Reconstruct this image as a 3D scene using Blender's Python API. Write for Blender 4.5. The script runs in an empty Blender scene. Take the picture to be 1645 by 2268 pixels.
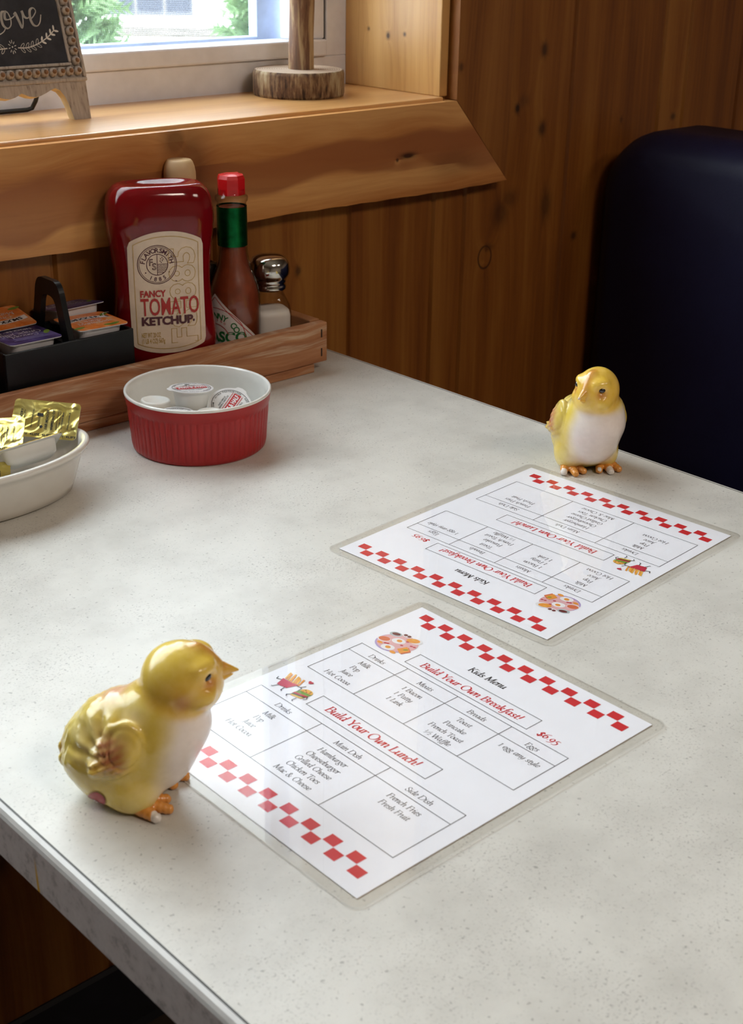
import bpy, bmesh, math, random
import numpy as np
from mathutils import Vector, Matrix, Euler
from mathutils.bvhtree import BVHTree

SC = bpy.context.scene
COL = SC.collection
PI = math.pi
rnd = random.Random(7)

# ------------------------------------------------------------------ camera
CAM_Z = 1.14023
cam = bpy.data.cameras.new('camera')
camo = bpy.data.objects.new('camera', cam)
COL.objects.link(camo)
_r = Vector((0.73467, -0.67824, 0.01543)).normalized()
_f = Vector((0.62489, 0.66779, -0.40434)).normalized()
_u = _r.cross(_f).normalized()
_r = _f.cross(_u).normalized()
camo.matrix_world = Matrix(((_r.x, _u.x, -_f.x, 0.0), (_r.y, _u.y, -_f.y, 0.0), (_r.z, _u.z, -_f.z, CAM_Z), (0, 0, 0, 1)))
cam.sensor_fit = 'VERTICAL'
cam.sensor_height = 36.0
cam.sensor_width = 36.0
cam.lens = 2990.46 / 2268.0 * 36.0
cam.clip_start = 0.02
cam.clip_end = 200
cam.dof.use_dof = True
cam.dof.focus_distance = 0.95
cam.dof.aperture_fstop = 22.0
SC.camera = camo

# ------------------------------------------------------------------ world, lamps, exposure
W = bpy.data.worlds.new('world')
SC.world = W
W.use_nodes = True
bgn = W.node_tree.nodes['Background']
bgn.inputs['Color'].default_value = (0.865, 0.94, 1.0, 1)
bgn.inputs['Strength'].default_value = 4.0
vs = SC.view_settings
vs.view_transform = 'Standard'
vs.look = 'None'
vs.gamma = 1.0
vs.use_curve_mapping = False
vs.exposure = 1.55


def area(name, loc, rot, sx, sy, power, color, portal=False):
    l = bpy.data.lights.new(name, 'AREA')
    l.shape = 'RECTANGLE'
    l.size = sx
    l.size_y = sy
    l.energy = power
    l.color = color
    if portal:
        l.cycles.is_portal = True
    o = bpy.data.objects.new(name, l)
    o.location = loc
    o.rotation_euler = rot
    COL.objects.link(o)
    return o


WX0, WX1, WZ0, WZ1 = -0.45, 1.029, 0.971, 2.05     # opening of the window beside the table
WALL_Y = 1.012
area('window_portal', ((WX0 + WX1) / 2, 1.225, (WZ0 + WZ1) / 2), (PI / 2, 0, PI), WX1 - WX0, WZ1 - WZ0, 1, (1, 1, 1), True)
# warm fill added at the ceiling, standing in for the dining room's bulbs
area('ceiling_fill_light', (0.5, -1.3, 2.48), (0, 0, 0), 0.6, 0.6, 8.5, (1.0, 0.87, 0.74))
area('ceiling_fill_light', (1.9, -1.6, 2.48), (0, 0, 0), 0.6, 0.6, 4.5, (1.0, 0.87, 0.74))

# ------------------------------------------------------------------ helpers


class MB:
    def __init__(s):
        s.v, s.f, s.m, s.sm = [], [], [], []

    def add(s, vs_, fs_, mi=0, M=None, smooth=False):
        b = len(s.v)
        if M is not None:
            vs_ = [M @ Vector(p) for p in vs_]
        s.v += [tuple(p) for p in vs_]
        for f in fs_:
            s.f.append(tuple(b + i for i in f))
            s.m.append(mi)
            s.sm.append(smooth)

    def box(s, lo, hi, mi=0, M=None, bev=0.0, seg=2):
        bm = bmesh.new()
        bmesh.ops.create_cube(bm, size=1)
        for v in bm.verts:
            v.co = Vector([lo[i] + (v.co[i] + .5) * (hi[i] - lo[i]) for i in range(3)])
        if bev > 0:
            bmesh.ops.bevel(bm, geom=bm.edges[:], offset=bev, segments=seg, profile=0.5, affect='EDGES')
        bmesh.ops.recalc_face_normals(bm, faces=bm.faces[:])
        s.add_bm(bm, mi, M, smooth=False)

    def add_bm(s, bm, mi=0, M=None, smooth=False):
        bm.verts.index_update()
        s.add([v.co.copy() for v in bm.verts], [[v.index for v in f.verts] for f in bm.faces], mi, M, smooth)
        bm.free()

    def lathe(s, prof, n=48, mi=0, M=None, c=(0, 0), rfun=None, smooth=True, capb=False, capt=False):
        vs_, fs_ = [], []
        for k, (r, z) in enumerate(prof):
            for i in range(n):
                a = 2 * PI * i / n
                rr = rfun(r, z, a) if rfun else r
                vs_.append((c[0] + rr * math.cos(a), c[1] + rr * math.sin(a), z))
        for k in range(len(prof) - 1):
            for i in range(n):
                j = (i + 1) % n
                fs_.append((k * n + i, k * n + j, (k + 1) * n + j, (k + 1) * n + i))
        if capb:
            fs_.append(tuple(range(n - 1, -1, -1)))
        if capt:
            fs_.append(tuple((len(prof) - 1) * n + i for i in range(n)))
        s.add(vs_, fs_, mi, M, smooth)

    def prism(s, poly, z0, z1, mi=0, M=None):
        n = len(poly)
        vs_ = [(x, y, z0) for x, y in poly] + [(x, y, z1) for x, y in poly]
        fs_ = [tuple(range(n - 1, -1, -1)), tuple(range(n, 2 * n))]
        fs_ += [(i, (i + 1) % n, n + (i + 1) % n, n + i) for i in range(n)]
        s.add(vs_, fs_, mi, M)

    def flat(s, poly, z, mi=0, M=None):
        s.add([(x, y, z) for x, y in poly], [tuple(range(len(poly)))], mi, M)

    def tube(s, pts, r, n=10, mi=0, M=None, caps=True):
        pts = [Vector(p) for p in pts]
        rr = r if isinstance(r, (list, tuple)) else [r] * len(pts)
        vs_, fs_ = [], []
        for k, p in enumerate(pts):
            t = (pts[min(k + 1, len(pts) - 1)] - pts[max(k - 1, 0)]).normalized()
            a = Vector((0, 0, 1)) if abs(t.z) < .9 else Vector((1, 0, 0))
            e1 = t.cross(a).normalized()
            e2 = t.cross(e1)
            for i in range(n):
                an = 2 * PI * i / n
                vs_.append(p + (e1 * math.cos(an) + e2 * math.sin(an)) * rr[k])
        for k in range(len(pts) - 1):
            for i in range(n):
                j = (i + 1) % n
                fs_.append((k * n + i, k * n + j, (k + 1) * n + j, (k + 1) * n + i))
        if caps:
            fs_.append(tuple(range(n)))
            fs_.append(tuple((len(pts) - 1) * n + i for i in range(n - 1, -1, -1)))
        s.add(vs_, fs_, mi, M, True)

    def ribbon(s, pts, w, z=0.0, mi=0, closed=False):
        n = len(pts)
        rng = range(n if closed else n - 1)
        for k in rng:
            a, b = pts[k], pts[(k + 1) % n]
            dx, dy = b[0] - a[0], b[1] - a[1]
            L = math.hypot(dx, dy)
            if L < 1e-9:
                continue
            ex, ey = dx / L * w * .3, dy / L * w * .3
            nx, ny = -dy / L * w / 2, dx / L * w / 2
            s.add([(a[0] - ex + nx, a[1] - ey + ny, z), (a[0] - ex - nx, a[1] - ey - ny, z),
                   (b[0] + ex - nx, b[1] + ey - ny, z), (b[0] + ex + nx, b[1] + ey + ny, z)], [(0, 1, 2, 3)], mi)

    def build(s, name, mats, parent=None, loc=None, rot=None, fn=None, smooth=None):
        me = bpy.data.meshes.new(name)
        vv = [fn(*p) for p in s.v] if fn else s.v
        me.from_pydata(vv, [], s.f)
        for m in (mats if isinstance(mats, (list, tuple)) else [mats]):
            me.materials.append(m)
        me.polygons.foreach_set('material_index', s.m)
        me.polygons.foreach_set('use_smooth', s.sm if smooth is None else [smooth] * len(s.f))
        me.update()
        o = bpy.data.objects.new(name, me)
        COL.objects.link(o)
        if parent:
            o.parent = parent
        if loc:
            o.location = loc
        if rot:
            o.rotation_euler = rot
        return o


def thing(name, label, cat, loc=(0, 0, 0), rz=0.0, group=None, rot=None):
    o = bpy.data.objects.new(name, None)
    o.empty_display_size = 0.02
    COL.objects.link(o)
    o.location = loc
    o.rotation_euler = rot if rot else (0, 0, rz)
    tag(o, label, cat, group)
    return o


def tag(o, label, cat, group=None):
    o['label'] = label
    o['category'] = cat
    if group:
        o['group'] = group
    return o


def struct(o, label=None, cat=None):
    o['kind'] = 'structure'
    if label:
        o['label'] = label
    if cat:
        o['category'] = cat
    return o


def copy_tree(o, parent=None):
    c = o.copy()
    COL.objects.link(c)
    if parent:
        c.parent = parent
    for ch in list(o.children):
        copy_tree(ch, c)
    return c


def rrect(x0, y0, x1, y1, r, n=6):
    pts = []
    for cx, cy, a0 in ((x1 - r, y1 - r, 0), (x0 + r, y1 - r, 90), (x0 + r, y0 + r, 180), (x1 - r, y0 + r, 270)):
        for i in range(n + 1):
            a = math.radians(a0 + 90 * i / n)
            pts.append((cx + r * math.cos(a), cy + r * math.sin(a)))
    return pts


def ell(cx, cy, rx, ry, n=28, rot=0.0, a0=0.0, a1=2 * PI):
    c, s_ = math.cos(rot), math.sin(rot)
    full = abs(a1 - a0 - 2 * PI) < 1e-6
    m = n if full else n + 1
    out = []
    for i in range(m):
        a = a0 + (a1 - a0) * i / n
        x, y = rx * math.cos(a), ry * math.sin(a)
        out.append((cx + x * c - y * s_, cy + x * s_ + y * c))
    return out


def catmull(P, n=7, closed=False):
    if len(P) < 3:
        return list(P)
    out = []
    m = len(P)
    for i in range(m if closed else m - 1):
        if closed:
            a, b, c, d = P[(i - 1) % m], P[i], P[(i + 1) % m], P[(i + 2) % m]
        else:
            a, b, c, d = P[max(i - 1, 0)], P[i], P[i + 1], P[min(i + 2, m - 1)]
        for k in range(n):
            t = k / n
            out.append(tuple(.5 * (2 * b[j] + (c[j] - a[j]) * t + (2 * a[j] - 5 * b[j] + 4 * c[j] - d[j]) * t * t
                                   + (3 * b[j] - a[j] - 3 * c[j] + d[j]) * t ** 3) for j in range(len(b))))
    if not closed:
        out.append(tuple(P[-1]))
    return out


# ------------------------------------------------------------------ materials
def nmat(name):
    m = bpy.data.materials.new(name)
    m.use_nodes = True
    nt = m.node_tree
    nt.nodes.clear()
    out = nt.nodes.new('ShaderNodeOutputMaterial')
    b = nt.nodes.new('ShaderNodeBsdfPrincipled')
    nt.links.new(b.outputs[0], out.inputs[0])
    return m, nt, b, out


def srgb(r, g, b):
    f = lambda c: (c / 255 / 12.92) if c <= 10 else ((c / 255 + .055) / 1.055) ** 2.4
    return (f(r), f(g), f(b), 1)


def N(nt, typ, **kw):
    n = nt.nodes.new('ShaderNode' + typ)
    for k, v in kw.items():
        setattr(n, k, v)
    return n


def mth(nt, op, a, b=None, c=None, clamp=False):
    n = nt.nodes.new('ShaderNodeMath')
    n.operation = op
    n.use_clamp = clamp
    for i, x in enumerate((a, b, c)):
        if x is None:
            continue
        if isinstance(x, (int, float)):
            n.inputs[i].default_value = x
        else:
            nt.links.new(x, n.inputs[i])
    return n.outputs[0]


def ramp(nt, fac, stops):
    r = nt.nodes.new('ShaderNodeValToRGB')
    e = r.color_ramp.elements
    while len(e) > 1:
        e.remove(e[-1])
    e[0].position, e[0].color = stops[0]
    for p_, c in stops[1:]:
        x = e.new(p_)
        x.color = c
    nt.links.new(fac, r.inputs[0])
    return r.outputs[0]


def mixc(nt, fac, a, b, typ='MIX'):
    n = nt.nodes.new('ShaderNodeMix')
    n.data_type = 'RGBA'
    n.blend_type = typ
    n.clamp_factor = True
    for sock, x in ((n.inputs[0], fac), (n.inputs[6], a), (n.inputs[7], b)):
        if isinstance(x, (int, float)):
            sock.default_value = x
        elif isinstance(x, tuple):
            sock.default_value = x
        else:
            nt.links.new(x, sock)
    return n.outputs[2]


def noise(nt, vec, scale, detail=3, rough=.55, dist=0.0):
    n = nt.nodes.new('ShaderNodeTexNoise')
    n.inputs['Scale'].default_value = scale
    n.inputs['Detail'].default_value = detail
    n.inputs['Roughness'].default_value = rough
    n.inputs['Distortion'].default_value = dist
    if vec is not None:
        nt.links.new(vec, n.inputs['Vector'])
    return n.outputs[0]


def objco(nt):
    return nt.nodes.new('ShaderNodeTexCoord').outputs['Object']


def plain(name, col, rough=.5, metal=0.0, coat=0.0, spec=.5, var=0.06, vscale=60, bump=0.0, bscale=200, sub=0.0, coatr=.05):
    """colour with a slight procedural mottling"""
    m, nt, b, out = nmat(name)
    oc = objco(nt)
    nz = noise(nt, oc, vscale, 3)
    dark = tuple(c * (1 - var * 2) for c in col[:3]) + (1,)
    lite = tuple(min(1, c * (1 + var)) for c in col[:3]) + (1,)
    nt.links.new(ramp(nt, nz, [(.3, dark), (.7, lite)]), b.inputs['Base Color'])
    b.inputs['Roughness'].default_value = rough
    b.inputs['Metallic'].default_value = metal
    b.inputs['Coat Weight'].default_value = coat
    b.inputs['Coat Roughness'].default_value = coatr
    b.inputs['Specular IOR Level'].default_value = spec
    if sub:
        b.inputs['Subsurface Weight'].default_value = sub
        b.inputs['Subsurface Radius'].default_value = (.004, .002, .001)
    if bump:
        bn = N(nt, 'Bump')
        bn.inputs['Strength'].default_value = bump
        bn.inputs['Distance'].default_value = .001
        nt.links.new(noise(nt, oc, bscale, 3), bn.inputs['Height'])
        nt.links.new(bn.outputs[0], b.inputs['Normal'])
    return m


def wood(name, across, along, dark, mid, light, ac=26.0, al=1.6, rings=8.0, pitch=None, off=0.0, knots=(), rough=.5, coat=.06, wear=None, tint=.25, warpamp=.06, ringw=.16, heart=None, tints=None):
    """boards: across/along name the object axes; knots = (across, along, ra, rl, darkness)"""
    m, nt, b, out = nmat(name)
    sep = N(nt, 'SeparateXYZ')
    nt.links.new(objco(nt), sep.inputs[0])
    U, V = sep.outputs[across], sep.outputs[along]
    third = [a for a in 'XYZ' if a not in (across, along)][0]
    T = sep.outputs[third]
    if pitch:
        idx = mth(nt, 'FLOOR', mth(nt, 'DIVIDE', mth(nt, 'SUBTRACT', U, off), pitch))
        wn = N(nt, 'TexWhiteNoise', noise_dimensions='1D')
        nt.links.new(idx, wn.inputs['W'])
        rv = wn.outputs['Value']
    else:
        rv = None
    kd = None
    push = None
    for (ku, kv, ra, rl, dk) in knots:
        du = mth(nt, 'DIVIDE', mth(nt, 'SUBTRACT', U, ku), ra)
        dv = mth(nt, 'DIVIDE', mth(nt, 'SUBTRACT', V, kv), rl)
        d = mth(nt, 'SQRT', mth(nt, 'ADD', mth(nt, 'MULTIPLY', du, du), mth(nt, 'MULTIPLY', dv, dv)))
        if dk < 0:      # a pale knot with a dark bark ring
            dk = -dk
            w = mth(nt, 'SUBTRACT', 1.0, mth(nt, 'MULTIPLY', mth(nt, 'ABSOLUTE', mth(nt, 'SUBTRACT', d, 1.0)), 6.0), clamp=True)
            w = mth(nt, 'MULTIPLY', w, dk)
        else:
            w = mth(nt, 'SUBTRACT', 1.35, d, clamp=True)
            w = mth(nt, 'MULTIPLY', mth(nt, 'MULTIPLY', w, w), dk)
        kd = w if kd is None else mth(nt, 'MAXIMUM', kd, w)
        p_ = mth(nt, 'DIVIDE', 0.012 * dk, mth(nt, 'ADD', mth(nt, 'MULTIPLY', d, d), .6))
        p_ = mth(nt, 'MULTIPLY', p_, mth(nt, 'SIGN', du))
        push = p_ if push is None else mth(nt, 'ADD', push, p_)
    UU = U if push is None else mth(nt, 'ADD', U, push)
    cv = N(nt, 'CombineXYZ')
    nt.links.new(mth(nt, 'MULTIPLY', UU, 6.0), cv.inputs[0])
    nt.links.new(mth(nt, 'MULTIPLY', V, al), cv.inputs[1])
    nt.links.new(mth(nt, 'MULTIPLY', rv, 9.0) if rv else T, cv.inputs[2])
    warp = noise(nt, cv.outputs[0], 1.2, 2)
    UW = mth(nt, 'ADD', UU, mth(nt, 'MULTIPLY', warp, warpamp))
    ring = mth(nt, 'ADD', mth(nt, 'MULTIPLY', mth(nt, 'SINE', mth(nt, 'MULTIPLY', UW, rings * 2 * PI * 3)), .5), .5)
    cf = N(nt, 'CombineXYZ')
    nt.links.new(mth(nt, 'MULTIPLY', UW, ac * 8), cf.inputs[0])
    nt.links.new(mth(nt, 'MULTIPLY', V, al * 6), cf.inputs[1])
    nt.links.new(mth(nt, 'MULTIPLY', rv, 5.0) if rv else T, cf.inputs[2])
    fine = noise(nt, cf.outputs[0], 1.0, 4, .6)
    cb = N(nt, 'CombineXYZ')
    nt.links.new(mth(nt, 'MULTIPLY', UW, ac), cb.inputs[0])
    nt.links.new(mth(nt, 'MULTIPLY', V, al * 1.4), cb.inputs[1])
    nt.links.new(T, cb.inputs[2])
    broad = noise(nt, cb.outputs[0], 1.0, 3)
    f = mth(nt, 'ADD', mth(nt, 'MULTIPLY', ring, ringw), mth(nt, 'ADD', mth(nt, 'MULTIPLY', fine, .42), mth(nt, 'MULTIPLY', broad, .52)))
    if rv:
        tv = rv
        if tints:      # shade of each board in turn: (start, value)
            t0, t1 = tints[0][0], tints[-1][0] + 1
            rr = N(nt, 'ValToRGB')
            rr.color_ramp.interpolation = 'CONSTANT'
            e = rr.color_ramp.elements
            while len(e) > 1:
                e.remove(e[-1])
            e[0].position, e[0].color = 0, (tints[0][1],) * 3 + (1,)
            for ts, tv_ in tints[1:]:
                x = e.new((ts - t0) / (t1 - t0)); x.color = (tv_,) * 3 + (1,)
            nt.links.new(mth(nt, 'DIVIDE', mth(nt, 'SUBTRACT', U, t0), t1 - t0, clamp=True), rr.inputs[0])
            tv = rr.outputs[0]
        f = mth(nt, 'ADD', f, mth(nt, 'MULTIPLY', mth(nt, 'SUBTRACT', tv, .5), tint))
    col = ramp(nt, f, [(.28, dark), (.52, mid), (.8, light)])
    if heart:
        (hc, hw, hcol, hamt) = heart
        ch = N(nt, 'CombineXYZ')
        nt.links.new(mth(nt, 'MULTIPLY', V, 3.2), ch.inputs[0])
        nt.links.new(mth(nt, 'MULTIPLY', U, 5.0), ch.inputs[1])
        hz = mth(nt, 'MULTIPLY', mth(nt, 'SUBTRACT', noise(nt, ch.outputs[0], 1.6, 2), .5), .085)
        hd_ = mth(nt, 'ABSOLUTE', mth(nt, 'SUBTRACT', mth(nt, 'ADD', UU, hz), hc))
        hm = mth(nt, 'MULTIPLY', mth(nt, 'SUBTRACT', hw, hd_), 160.0, clamp=True)
        hm = mth(nt, 'MULTIPLY', hm, mth(nt, 'ADD', .55, mth(nt, 'MULTIPLY', fine, .6)), clamp=True)
        col = mixc(nt, mth(nt, 'MULTIPLY', hm, hamt), col, mixc(nt, broad, tuple(c * .75 for c in hcol[:3]) + (1,), hcol))
    if kd is not None:
        col = mixc(nt, kd, col, tuple(c * .22 for c in dark[:3]) + (1,))
    if wear:
        wz = noise(nt, cf.outputs[0], .35, 4, .7)
        wv = mth(nt, 'MULTIPLY', mth(nt, 'SUBTRACT', wz, wear[1]), 7.0, clamp=True)
        col = mixc(nt, mth(nt, 'MULTIPLY', wv, wear[2]), col, wear[0])
    nt.links.new(col, b.inputs['Base Color'])
    b.inputs['Roughness'].default_value = rough
    b.inputs['Coat Weight'].default_value = coat
    b.inputs['Coat Roughness'].default_value = .25
    bn = N(nt, 'Bump')
    bn.inputs['Strength'].default_value = .12
    bn.inputs['Distance'].default_value = .001
    nt.links.new(fine, bn.inputs['Height'])
    nt.links.new(bn.outputs[0], b.inputs['Normal'])
    return m


def sheen_glass(name, tint=(1, 1, 1, 1), ior=1.45, rough=.03, bump=0.0, bscale=20, edge=None):
    """clear film or thin glass: lets everything through, reflects by angle"""
    m, nt, b, out = nmat(name)
    nt.nodes.remove(b)
    tr = N(nt, 'BsdfTransparent')
    tr.inputs[0].default_value = tint
    if edge:
        lw = N(nt, 'LayerWeight')
        lw.inputs[0].default_value = .35
        nt.links.new(mixc(nt, lw.outputs['Facing'], tint, edge), tr.inputs[0])
    gl = N(nt, 'BsdfGlossy')
    gl.inputs['Roughness'].default_value = rough
    fr = N(nt, 'Fresnel')
    fr.inputs['IOR'].default_value = ior
    mx = N(nt, 'MixShader')
    gm = N(nt, 'NewGeometry')
    nt.links.new(mth(nt, 'MULTIPLY', fr.outputs[0], mth(nt, 'SUBTRACT', 1.0, gm.outputs['Backfacing'])), mx.inputs[0])
    nt.links.new(tr.outputs[0], mx.inputs[1])
    nt.links.new(gl.outputs[0], mx.inputs[2])
    nt.links.new(mx.outputs[0], out.inputs[0])
    if bump:
        bn = N(nt, 'Bump')
        bn.inputs['Strength'].default_value = bump
        bn.inputs['Distance'].default_value = .01
        nt.links.new(noise(nt, objco(nt), bscale, 3), bn.inputs['Height'])
        nt.links.new(bn.outputs[0], gl.inputs['Normal'])
        nt.links.new(bn.outputs[0], fr.inputs['Normal'])
    return m


def painted(name, rough=.3, coat=.6, attr='paint'):
    m, nt, b, out = nmat(name)
    a = N(nt, 'VertexColor')
    a.layer_name = attr
    nz = noise(nt, objco(nt), 220, 3)
    nt.links.new(mixc(nt, .07, a.outputs[0], ramp(nt, nz, [(.3, (.25, .2, .05, 1)), (.7, (1, .95, .8, 1))])), b.inputs['Base Color'])
    b.inputs['Roughness'].default_value = rough
    b.inputs['Coat Weight'].default_value = coat
    b.inputs['Coat Roughness'].default_value = .12
    return m

# ------------------------------------------------------------------ lettering
# pen-stroke alphabet (slanted roman with a broad nib); "l" = straight strokes
_ST = lambda x, t=1, b=1: ['l%g,.66 %g,0' % (x, x)] + (['l%g,.655 %g,.655' % (x - .07, x + .07)] if t else []) + (['l%g,.005 %g,.005' % (x - .07, x + .07)] if b else [])
GL = {
    'a': (.43, ['.33,.36 .22,.42 .09,.33 .05,.15 .11,.02 .21,.04 .33,.2', '.34,.42 .33,.08 .36,.01 .43,.06']),
    'b': (.41, ['l.08,.7 .08,.02', '.08,.27 .17,.40 .29,.41 .36,.25 .30,.06 .18,0 .08,.04', 'l.02,.68 .08,.70']),
    'c': (.34, ['.31,.34 .24,.42 .12,.38 .05,.2 .10,.04 .20,0 .33,.09']),
    'd': (.43, ['.33,.36 .22,.42 .09,.33 .05,.15 .11,.02 .21,.04 .33,.2', '.35,.7 .33,.08 .36,.01 .43,.06', 'l.28,.69 .35,.7']),
    'e': (.35, ['.07,.19 .22,.22 .32,.32 .25,.42 .12,.37 .05,.2 .10,.03 .20,0 .33,.09']),
    'f': (.27, ['.37,.66 .29,.71 .20,.6 .17,.38 .13,-.12 .04,-.22 -.05,-.18', 'l.05,.40 .30,.40']),
    'g': (.39, ['.29,.40 .17,.42 .06,.30 .13,.17 .25,.19 .32,.32 .25,.41', '.13,.17 .08,.08 .20,.03 .32,-.06 .28,-.19 .12,-.22 .01,-.14 .09,-.02 .18,.03', 'l.27,.40 .38,.42']),
    'h': (.42, ['l.08,.7 .08,0', '.08,.24 .18,.38 .28,.42 .33,.34 .31,.08 .34,.01 .41,.06', 'l.02,.68 .08,.7']),
    'i': (.20, ['.02,.36 .09,.42 .08,.08 .12,.01 .19,.06', 'l.095,.57 .115,.60']),
    'k': (.39, ['l.08,.7 .08,0', '.08,.18 .20,.27 .30,.37 .26,.42 .20,.38', '.16,.25 .27,.04 .33,0 .40,.06', 'l.02,.68 .08,.7']),
    'l': (.20, ['.03,.68 .09,.69 .08,.08 .12,.01 .19,.06']),
    'm': (.61, ['.02,.36 .08,.42 .08,0', '.08,.24 .17,.38 .26,.42 .30,.34 .29,0', '.29,.24 .38,.38 .47,.42 .51,.34 .50,.08 .53,.01 .60,.06']),
    'n': (.42, ['.02,.36 .08,.42 .08,0', '.08,.24 .18,.38 .28,.42 .33,.34 .31,.08 .34,.01 .41,.06']),
    'o': (.40, ['.21,.42 .09,.35 .05,.17 .12,.02 .20,0 .31,.08 .36,.25 .30,.39 .21,.42']),
    'p': (.41, ['.02,.36 .09,.42 .08,-.22', 'l0,-.215 .16,-.215', '.08,.27 .17,.40 .29,.41 .36,.25 .30,.06 .18,0 .08,.05']),
    'r': (.29, ['.02,.36 .08,.42 .08,0', '.08,.24 .17,.38 .26,.42 .31,.36']),
    's': (.31, ['.27,.35 .19,.42 .10,.37 .11,.27 .22,.18 .25,.08 .16,0 .04,.06']),
    't': (.26, ['.13,.55 .10,.12 .14,.01 .25,.07', 'l.02,.40 .25,.40']),
    'u': (.43, ['.02,.36 .07,.42 .07,.10 .12,.01 .20,.04 .32,.2', '.33,.42 .32,.08 .35,.01 .42,.06']),
    'w': (.55, ['.02,.36 .07,.42 .09,.06 .13,0 .28,.24 .30,.42', '.30,.42 .31,.06 .35,0 .49,.22 .52,.38 .47,.42']),
    'y': (.41, ['.02,.36 .07,.42 .09,.10 .14,.01 .24,.08 .34,.28', '.36,.42 .32,.10 .24,-.10 .12,-.22 0,-.18']),
    'K': (.58, _ST(.12) + ['l.14,.30 .47,.65', 'l.24,.40 .50,.01', 'l.38,.655 .55,.655', 'l.43,.005 .59,.005']),
    'M': (.76, ['l.10,0 .14,.66', 'l.14,.66 .37,.05', 'l.37,.05 .63,.66', 'l.63,.66 .65,0', 'l.03,.005 .17,.005', 'l.57,.005 .72,.005', 'l.06,.655 .14,.655', 'l.62,.655 .70,.655']),
    'B': (.54, _ST(.12) + ['.12,.65 .34,.65 .43,.51 .34,.37 .14,.35', '.28,.36 .44,.31 .48,.17 .38,.03 .12,.01']),
    'Y': (.52, ['l.07,.66 .28,.30', 'l.52,.66 .28,.30', 'l.28,.32 .28,0', 'l.21,.005 .35,.005', 'l.0,.655 .15,.655', 'l.45,.655 .58,.655']),
    'O': (.70, ['.36,.68 .15,.56 .06,.32 .14,.08 .34,-.02 .55,.1 .64,.34 .56,.58 .36,.68']),
    'L': (.50, _ST(.12) + ['l.12,.01 .42,.01', 'l.42,.01 .47,.17']),
    'D': (.68, _ST(.12) + ['.12,.65 .40,.64 .60,.48 .62,.28 .50,.08 .30,.01 .12,.01']),
    'P': (.48, _ST(.12) + ['.12,.65 .36,.65 .45,.50 .38,.34 .16,.30']),
    'J': (.30, ['.22,.66 .20,.10 .13,-.10 0,-.16', 'l.13,.655 .31,.655']),
    'H': (.70, _ST(.12) + _ST(.57) + ['l.12,.34 .57,.34']),
    'C': (.57, ['.53,.50 .45,.66 .30,.68 .13,.56 .06,.32 .14,.08 .33,-.02 .55,.13']),
    'T': (.50, ['l.28,.66 .28,0', 'l.21,.005 .35,.005', 'l.04,.65 .54,.65', 'l.04,.66 .03,.54', 'l.54,.66 .53,.54']),
    'F': (.46, _ST(.12) + ['l.12,.65 .46,.65 .46,.54', 'l.12,.36 .36,.36']),
    'W': (.80, ['l.06,.66 .22,0', 'l.22,0 .42,.62', 'l.42,.66 .57,0', 'l.57,0 .78,.66', 'l0,.655 .14,.655', 'l.71,.655 .84,.655']),
    'E': (.50, _ST(.12) + ['l.12,.65 .46,.65 .46,.54', 'l.12,.36 .36,.36', 'l.12,.01 .46,.01 .50,.15']),
    'G': (.63, ['.53,.52 .45,.66 .30,.68 .13,.56 .06,.32 .14,.08 .33,-.02 .52,.05', 'l.52,.28 .52,.03', 'l.44,.28 .60,.28']),
    'S': (.45, ['.38,.53 .32,.66 .18,.66 .09,.52 .16,.38 .33,.27 .40,.13 .28,-.01 .13,.01 .05,.15']),
    '1': (.32, ['l.16,.6 .16,0', 'l.06,.5 .16,.6', 'l.08,.005 .25,.005']),
    '2': (.38, ['.06,.48 .13,.62 .27,.62 .31,.46 .22,.25 .05,.01', 'l.05,.01 .35,.01 .36,.1']),
    '5': (.38, ['l.35,.44 .16,.44', '.16,.44 .12,.23 .28,.18 .32,0 .20,-.17 .03,-.18']),
    '6': (.41, ['.37,.63 .16,.52 .05,.22 .12,.02 .24,0 .34,.16 .28,.34 .16,.34 .07,.22']),
    '9': (.41, ['.03,-.22 .24,-.11 .35,.19 .28,.39 .16,.41 .06,.25 .12,.07 .24,.07 .33,.19']),
    '$': (.42, ['.35,.40 .28,.50 .15,.50 .08,.38 .16,.27 .29,.18 .34,.05 .24,-.06 .1,-.05 .03,.08', 'l.21,.58 .19,-.14']),
    '.': (.2, ['l.08,.02 .11,.05']),
    '!': (.28, ['l.15,.68 .11,.2', 'l.09,.02 .12,.05']),
    '&': (.66, ['.52,.32 .38,.05 .18,-.02 .06,.12 .18,.34 .31,.5 .24,.66 .14,.58 .19,.42 .40,.09 .60,.02']),
    ' ': (.24, []),
}


def txt_width(s, size):
    return sum(GL[c][0] for c in s) * size


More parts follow.
